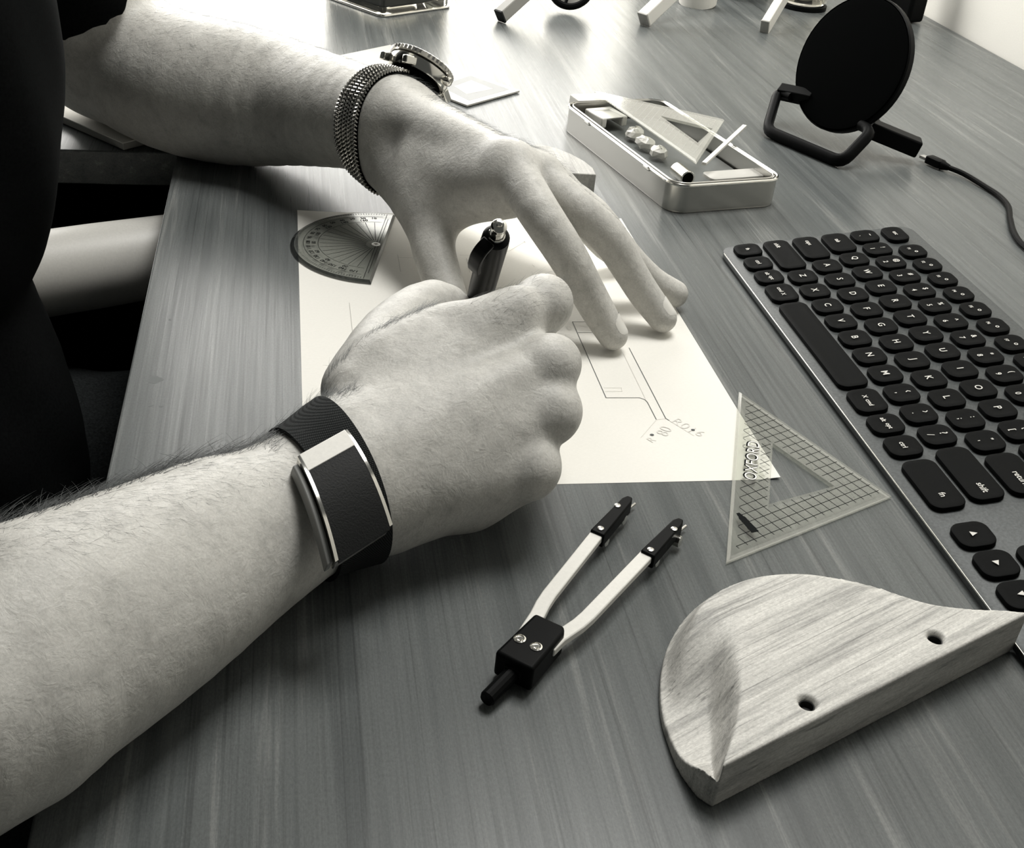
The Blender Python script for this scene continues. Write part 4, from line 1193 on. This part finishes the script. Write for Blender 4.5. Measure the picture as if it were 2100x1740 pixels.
# clothing ---------------------------------------------------------------
ft = Field()
ft.add(chain([(V3(-240, 185, 330), 95), (V3(-213, 195, 170), 98), (V3(-213, 195, 100), 98), (V3(-226, 198, 45), 98), (V3(-246, 200, 0), 100), (V3(-238, 195, -60), 104), (V3(-232, 185, -120), 110), (V3(-270, 180, -200), 126)]), K0, 30)
ft.add(chain([(V3(-265, 60, 300), 80), (V3(-250, 80, 60), 90), (V3(-285, 90, -140), 100)]), K0, 40)
FS = Field(); FS.add(chain([(lsh, 70), (le + (lsh - le) * .5, 62), (le + (lsh - le) * .0, 55)]), K0, 24)
ft.add(chain([(V3(-290, -60, 290), 74), (V3(-272, -110, 190), 68)]), 20, 24)
ft.add(chain([(V3(-290, -40, 300), 78), (V3(-300, 140, 330), 90), (V3(-250, 320, 300), 78)]), 20, 24)
def shirt_ev(X, c=None, rad=None):
    # loose folds, and the open sleeve end cut square to the upper arm
    d = ft.ev(X, c, rad)
    if d is not None: d = d + 2.2 * np.sin(X[:, 2] * .045 + X[:, 1] * .03) * np.sin(X[:, 1] * .06 + X[:, 0] * .05)
    e = FS.ev(X, c, rad)
    if e is not None:
        ax = ((le - lsh) / np.linalg.norm(le - lsh)).astype(np.float32)
        e = np.maximum(e, (X - (le + (lsh - le) * .17).astype(np.float32)) @ ax)
        d = e if d is None else smin(d, e, 8.)
    return d
lo, hi = ft.bounds()
Vs, Qs = surface_nets(shirt_ev, lo, hi, 5.0, relax=2)
so = bpy.data.objects.new('t_shirt', fast_mesh('t_shirt', Vs - porg, Qs, 'shirt')); COL.objects.link(so); so.parent = person; MW[so] = MW[person]
fp = Field()
fp.add(chain([(V3(-300, 180, -215), 128), (V3(-290, 150, -250), 125)]), 30, 30)
fp.add(chain([(V3(-280, 245, -205), 88), (V3(-150, 255, -185), 78), (V3(60, 262, -190), 70), (V3(150, 262, -215), 64), (V3(160, 262, -640), 48)]), 20, 30)
fp.add(chain([(V3(-280, 85, -205), 88), (V3(-150, 70, -190), 80), (V3(60, 55, -195), 72), (V3(150, 50, -215), 64), (V3(160, 50, -640), 48)]), 20, 14)
def tr_ev(X, c=None, rad=None):
    d = fp.ev(X, c, rad)
    if d is None: return None
    return d + 3.0 * np.sin(X[:, 0] * .09 + X[:, 1] * .05) * np.sin(X[:, 1] * .045 - X[:, 0] * .02)
lo, hi = fp.bounds()
Vt, Qt = surface_nets(tr_ev, lo, hi, 6.0, relax=2)
to = bpy.data.objects.new('trousers', fast_mesh('trousers', Vt - porg, Qt, 'denim')); COL.objects.link(to); to.parent = person; MW[to] = MW[person]
for y in (50, 262):
    part('shoe', xf(pillow(92, 250, 40, -738, -660, 25, 8), rz(-math.pi / 2), (205, y, 0)), 'black', parent=person)

# chair ------------------------------------------------------------------
ch = thing('chair', 'chair with pale rounded armrest between the dark shirt and the desk edge', 'chair', V3(-290, 170, -740))
a0, a1 = P(-40, 582, -48), P(420, 512, -48)
part('armrest', tube([a0 + (a0 - a1) * .3, a0, (a0 + a1) / 2, a1, a1 + (a1 - a0) * .1], [26, 27, 27, 26, 24], 28), 'chair', parent=ch)
part('armrest_support', box(((a0 + a1) / 2)[:3] * [1, 1, 0] + [0, 0, -250], (40, 26, 230)), 'matt_black', parent=ch, bevel=4)
part('seat', xf(pillow(470, 460, 60, -395, -335, 20, 8), None, (-230, 165, 0)), 'black', parent=ch)
part('backrest', box((-440, 165, -60), (40, 430, 480)), 'black', parent=ch, bevel=18, seg=4)
part('seat_post', tube([(-230, 165, -395), (-230, 165, -700)], 28, 20), 'steel', parent=ch)
for k in range(5):
    a = k * 2 * math.pi / 5
    part('base_leg', flatbar([(-230, 165, -690), (-230 + 270 * math.cos(a), 165 + 270 * math.sin(a), -720)], 40, 26, V3(0, 0, 1)), 'black', parent=ch, bevel=5)

# wristwatch -------------------------------------------------------------
def section(center, ax, r_guess, n=72, clear=.6):
    """outline of the arm round an axis: rays from the centre until the skin is passed"""
    x_, y_, d_ = frame3(ax); out = []
    ts = np.arange(8, 62, .5)
    for a in np.linspace(0, 2 * math.pi, n, endpoint=False):
        dr = x_ * math.cos(a) + y_ * math.sin(a)
        X = (center + dr * ts[:, None]).astype(np.float32); e = body_ev(X, center, 80.)
        k = np.argmax(e > 0); out.append(center + dr * (ts[k] + clear))
    return np.array(out), x_, y_, d_
def ringband(secs, th):
    """closed band through successive outlines, th thick"""
    k = len(secs); n = len(secs[0]); cen = [s.mean(0) for s in secs]
    outer = [c + (s - c) * (1 + th / np.linalg.norm(s - c, axis=1)[:, None]) for s, c in zip(secs, cen)]
    rings = list(outer) + list(reversed(secs)); V = np.concatenate(rings); F = []
    for q in range(2 * k):
        for i in range(n):
            j = (i + 1) % n; F.append((q * n + i, q * n + j, ((q + 1) % (2 * k)) * n + j, ((q + 1) % (2 * k)) * n + i))
    return V, F
def sm_ring(s, it=4):
    for _ in range(it): s = .5 * s + .25 * (np.roll(s, 1, 0) + np.roll(s, -1, 0))
    return s
wax = P(800, 258, 61) - P(690, 232, 55); wax /= np.linalg.norm(wax)
wc0 = P(797, 256, 60)
watch = thing('wristwatch', 'steel wristwatch with mesh bracelet and coin edge bezel on the left wrist', 'watch', wc0)
secs = [sm_ring(section(wc0 + wax * t, wax, 34)[0]) for t in (-9, -5, 0, 5, 9)]
part('bracelet_base', ringband(secs, 1.2), 'matt_black', parent=watch)
# woven links: rows of short leaning wires
def bracelet(secs, rows=10, cols=96):
    out = []; n = len(secs[0]); S_ = np.array(secs); cen = S_.mean(1)
    def at(u, v):   # u along the arm 0..1, v round 0..1
        f = u * (len(secs) - 1); i = min(int(f), len(secs) - 2); f -= i
        g = (v % 1) * n; j = int(g) % n; g -= int(g)
        A_ = S_[i][j] * (1 - g) + S_[i][(j + 1) % n] * g; B_ = S_[i + 1][j] * (1 - g) + S_[i + 1][(j + 1) % n] * g
        c = cen[i] * (1 - f) + cen[i + 1] * f; p = A_ * (1 - f) + B_ * f; d = (p - c) / np.linalg.norm(p - c)
        return p, d
    V = []; F = []
    for r in range(rows):
        for c in range(cols):
            u0, u1 = r / rows, (r + 1) / rows; v0 = (c + (.5 if r % 2 else 0)) / cols; v1 = v0 + (.75 / cols if r % 2 else -.75 / cols)
            p0, d0 = at(u0, v0); p1, d1 = at(u1, v1); pm, dm = at((u0 + u1) / 2, (v0 + v1) / 2)
            pts = [p0 + d0 * 1.0, pm + dm * 2.1, p1 + d1 * 1.0]
            v, f = tube(pts, [.42, .80, .42], 6); k = len(V); V += list(v); F += [tuple(q + k for q in ff) for ff in f]
    return np.array(V), F
lk = part('mesh_link', bracelet(secs), 'steel', parent=watch); lk['kind'] = 'stuff'
# case
wn_ = V3(.16, .42, .90); wn_ -= wax * (wn_ @ wax); wn_ /= np.linalg.norm(wn_)
X_ = (wc0 + wn_ * np.arange(8, 62, .5)[:, None]).astype(np.float32); e_ = body_ev(X_, wc0, 80.); rt = np.arange(8, 62, .5)[np.argmax(e_ > 0)]
case_n = V3(.45, .50, .74); case_n /= np.linalg.norm(case_n)
hub = wc0 + case_n * 33.5 + V3(2, 0, 0)
part('case', lathe([(14, -2.5), (18.5, -1.5), (19.5, 1.0), (19.5, 5.0), (18.6, 6.2), (17, 6.4)], 48, c=hub, axis=case_n), 'chrome', parent=watch)
n_ = 90; prof = [(19.6, 6.2), (20.6, 6.8), (20.6, 9.2), (19.6, 9.8), (17, 10.2)]
x_, y_, dcs = frame3(case_n); V = []; F = []
for r, z in prof:
    for i in range(n_):
        a = 2 * math.pi * i / n_; rr = r + (.35 if i % 2 else -.25) * (1 if r > 20 else 0)
        V.append(hub + rr * (x_ * math.cos(a) + y_ * math.sin(a)) + dcs * z)
for k in range(len(prof) - 1):
    for i in range(n_):
        j = (i + 1) % n_; F.append((k * n_ + i, k * n_ + j, (k + 1) * n_ + j, (k + 1) * n_ + i))
part('bezel', (V, F), 'steel', parent=watch, angle=20)
part('dial', lathe([(.1, 9.2), (17, 9.2), (17, 9.9)], 40, c=hub, axis=case_n), 'screen', parent=watch)
part('case_back', lathe([(.1, -7), (15, -6.5), (16.5, -2.5), (14, -2)], 40, c=hub, axis=case_n), 'matt_black', parent=watch)
crd = wax - case_n * (wax @ case_n); crd /= np.linalg.norm(crd); 
crn = V3(.62, -.70, -.2); crn -= case_n * (crn @ case_n); crn /= np.linalg.norm(crn)
part('crown', lathe([(2.2, 0), (2.8, .5), (2.8, 3.6), (2.2, 4.2), (.1, 4.4)], 20, c=hub + crn * 19 + case_n * 3, axis=crn), 'chrome', parent=watch)
sd = np.cross(case_n, wax); sd /= np.linalg.norm(sd)
for s_ in (1, -1):
    for t_ in (1, -1):
        part('lug', flatbar([hub + sd * s_ * 15 + crd * t_ * 10 + case_n * 2, hub + sd * s_ * 23 + crd * t_ * 9.5 - case_n * 1.5], 4, 5, case_n), 'chrome', parent=watch, bevel=.8)

# smart band -------------------------------------------------------------
bax = P(745, 985, 32) - P(600, 1040, 30); bax /= np.linalg.norm(bax)
bc0 = P(660, 1010, 31)
sb = thing('smart_band', 'black activity tracker with silver frame and textile strap on the right wrist', 'smart band', bc0)
secs2 = [sm_ring(section(bc0 + bax * t, bax, 28)[0], 6) for t in (-10, -5, 0, 5, 10)]
part('textile_strap', ringband([s for s in secs2], 1.6), 'weave', parent=sb)
# curved device: four corners of its outer face
dc_ = [P(612, 936, 64), P(710, 882, 67), P(803, 1078, 46), P(690, 1152, 44)]
def dev(u, v, h, arch=4.2):
    p = (1 - u) * (1 - v) * dc_[0] + u * (1 - v) * dc_[1] + u * v * dc_[2] + (1 - u) * v * dc_[3]
    nn = np.cross(dc_[1] - dc_[0], dc_[3] - dc_[0]); nn /= -np.linalg.norm(nn) if nn[2] < 0 else np.linalg.norm(nn)
    return p + nn * (h + arch * (4 * v * (1 - v)) )
def devpatch(u0, u1, v0, v1, h0, h1, n=12):
    rings = []
    for k in range(n + 1):
        v = v0 + (v1 - v0) * k / n; rings.append([dev(u0, v, h1), dev(u1, v, h1), dev(u1, v, h0), dev(u0, v, h0)])
    return loft(rings)
part('housing', devpatch(.0, 1, 0, 1, -8, -.5), 'steel', parent=sb, bevel=.6)
part('side_wall', devpatch(-.13, -.02, .04, .98, -8, -2.2), 'side_grey', parent=sb, bevel=.5)
part('frame_edge', devpatch(-.02, .035, 0, 1, -1.2, .2), 'chrome', parent=sb, label='bright silver edge')
part('frame_edge', devpatch(.965, 1.02, 0, 1, -1.2, .2), 'chrome', parent=sb, label='bright silver edge')
part('end_plate', devpatch(.02, .98, -.01, .19, -1.2, .3, 4), 'leg_white', parent=sb, bevel=.3, label='silver end plate')  # window reflection on the silver put in as a plain white colour
part('cover_fabric', devpatch(.035, .965, .19, 1.02, -1.0, .1), 'cover', parent=sb, label='black textured cover')
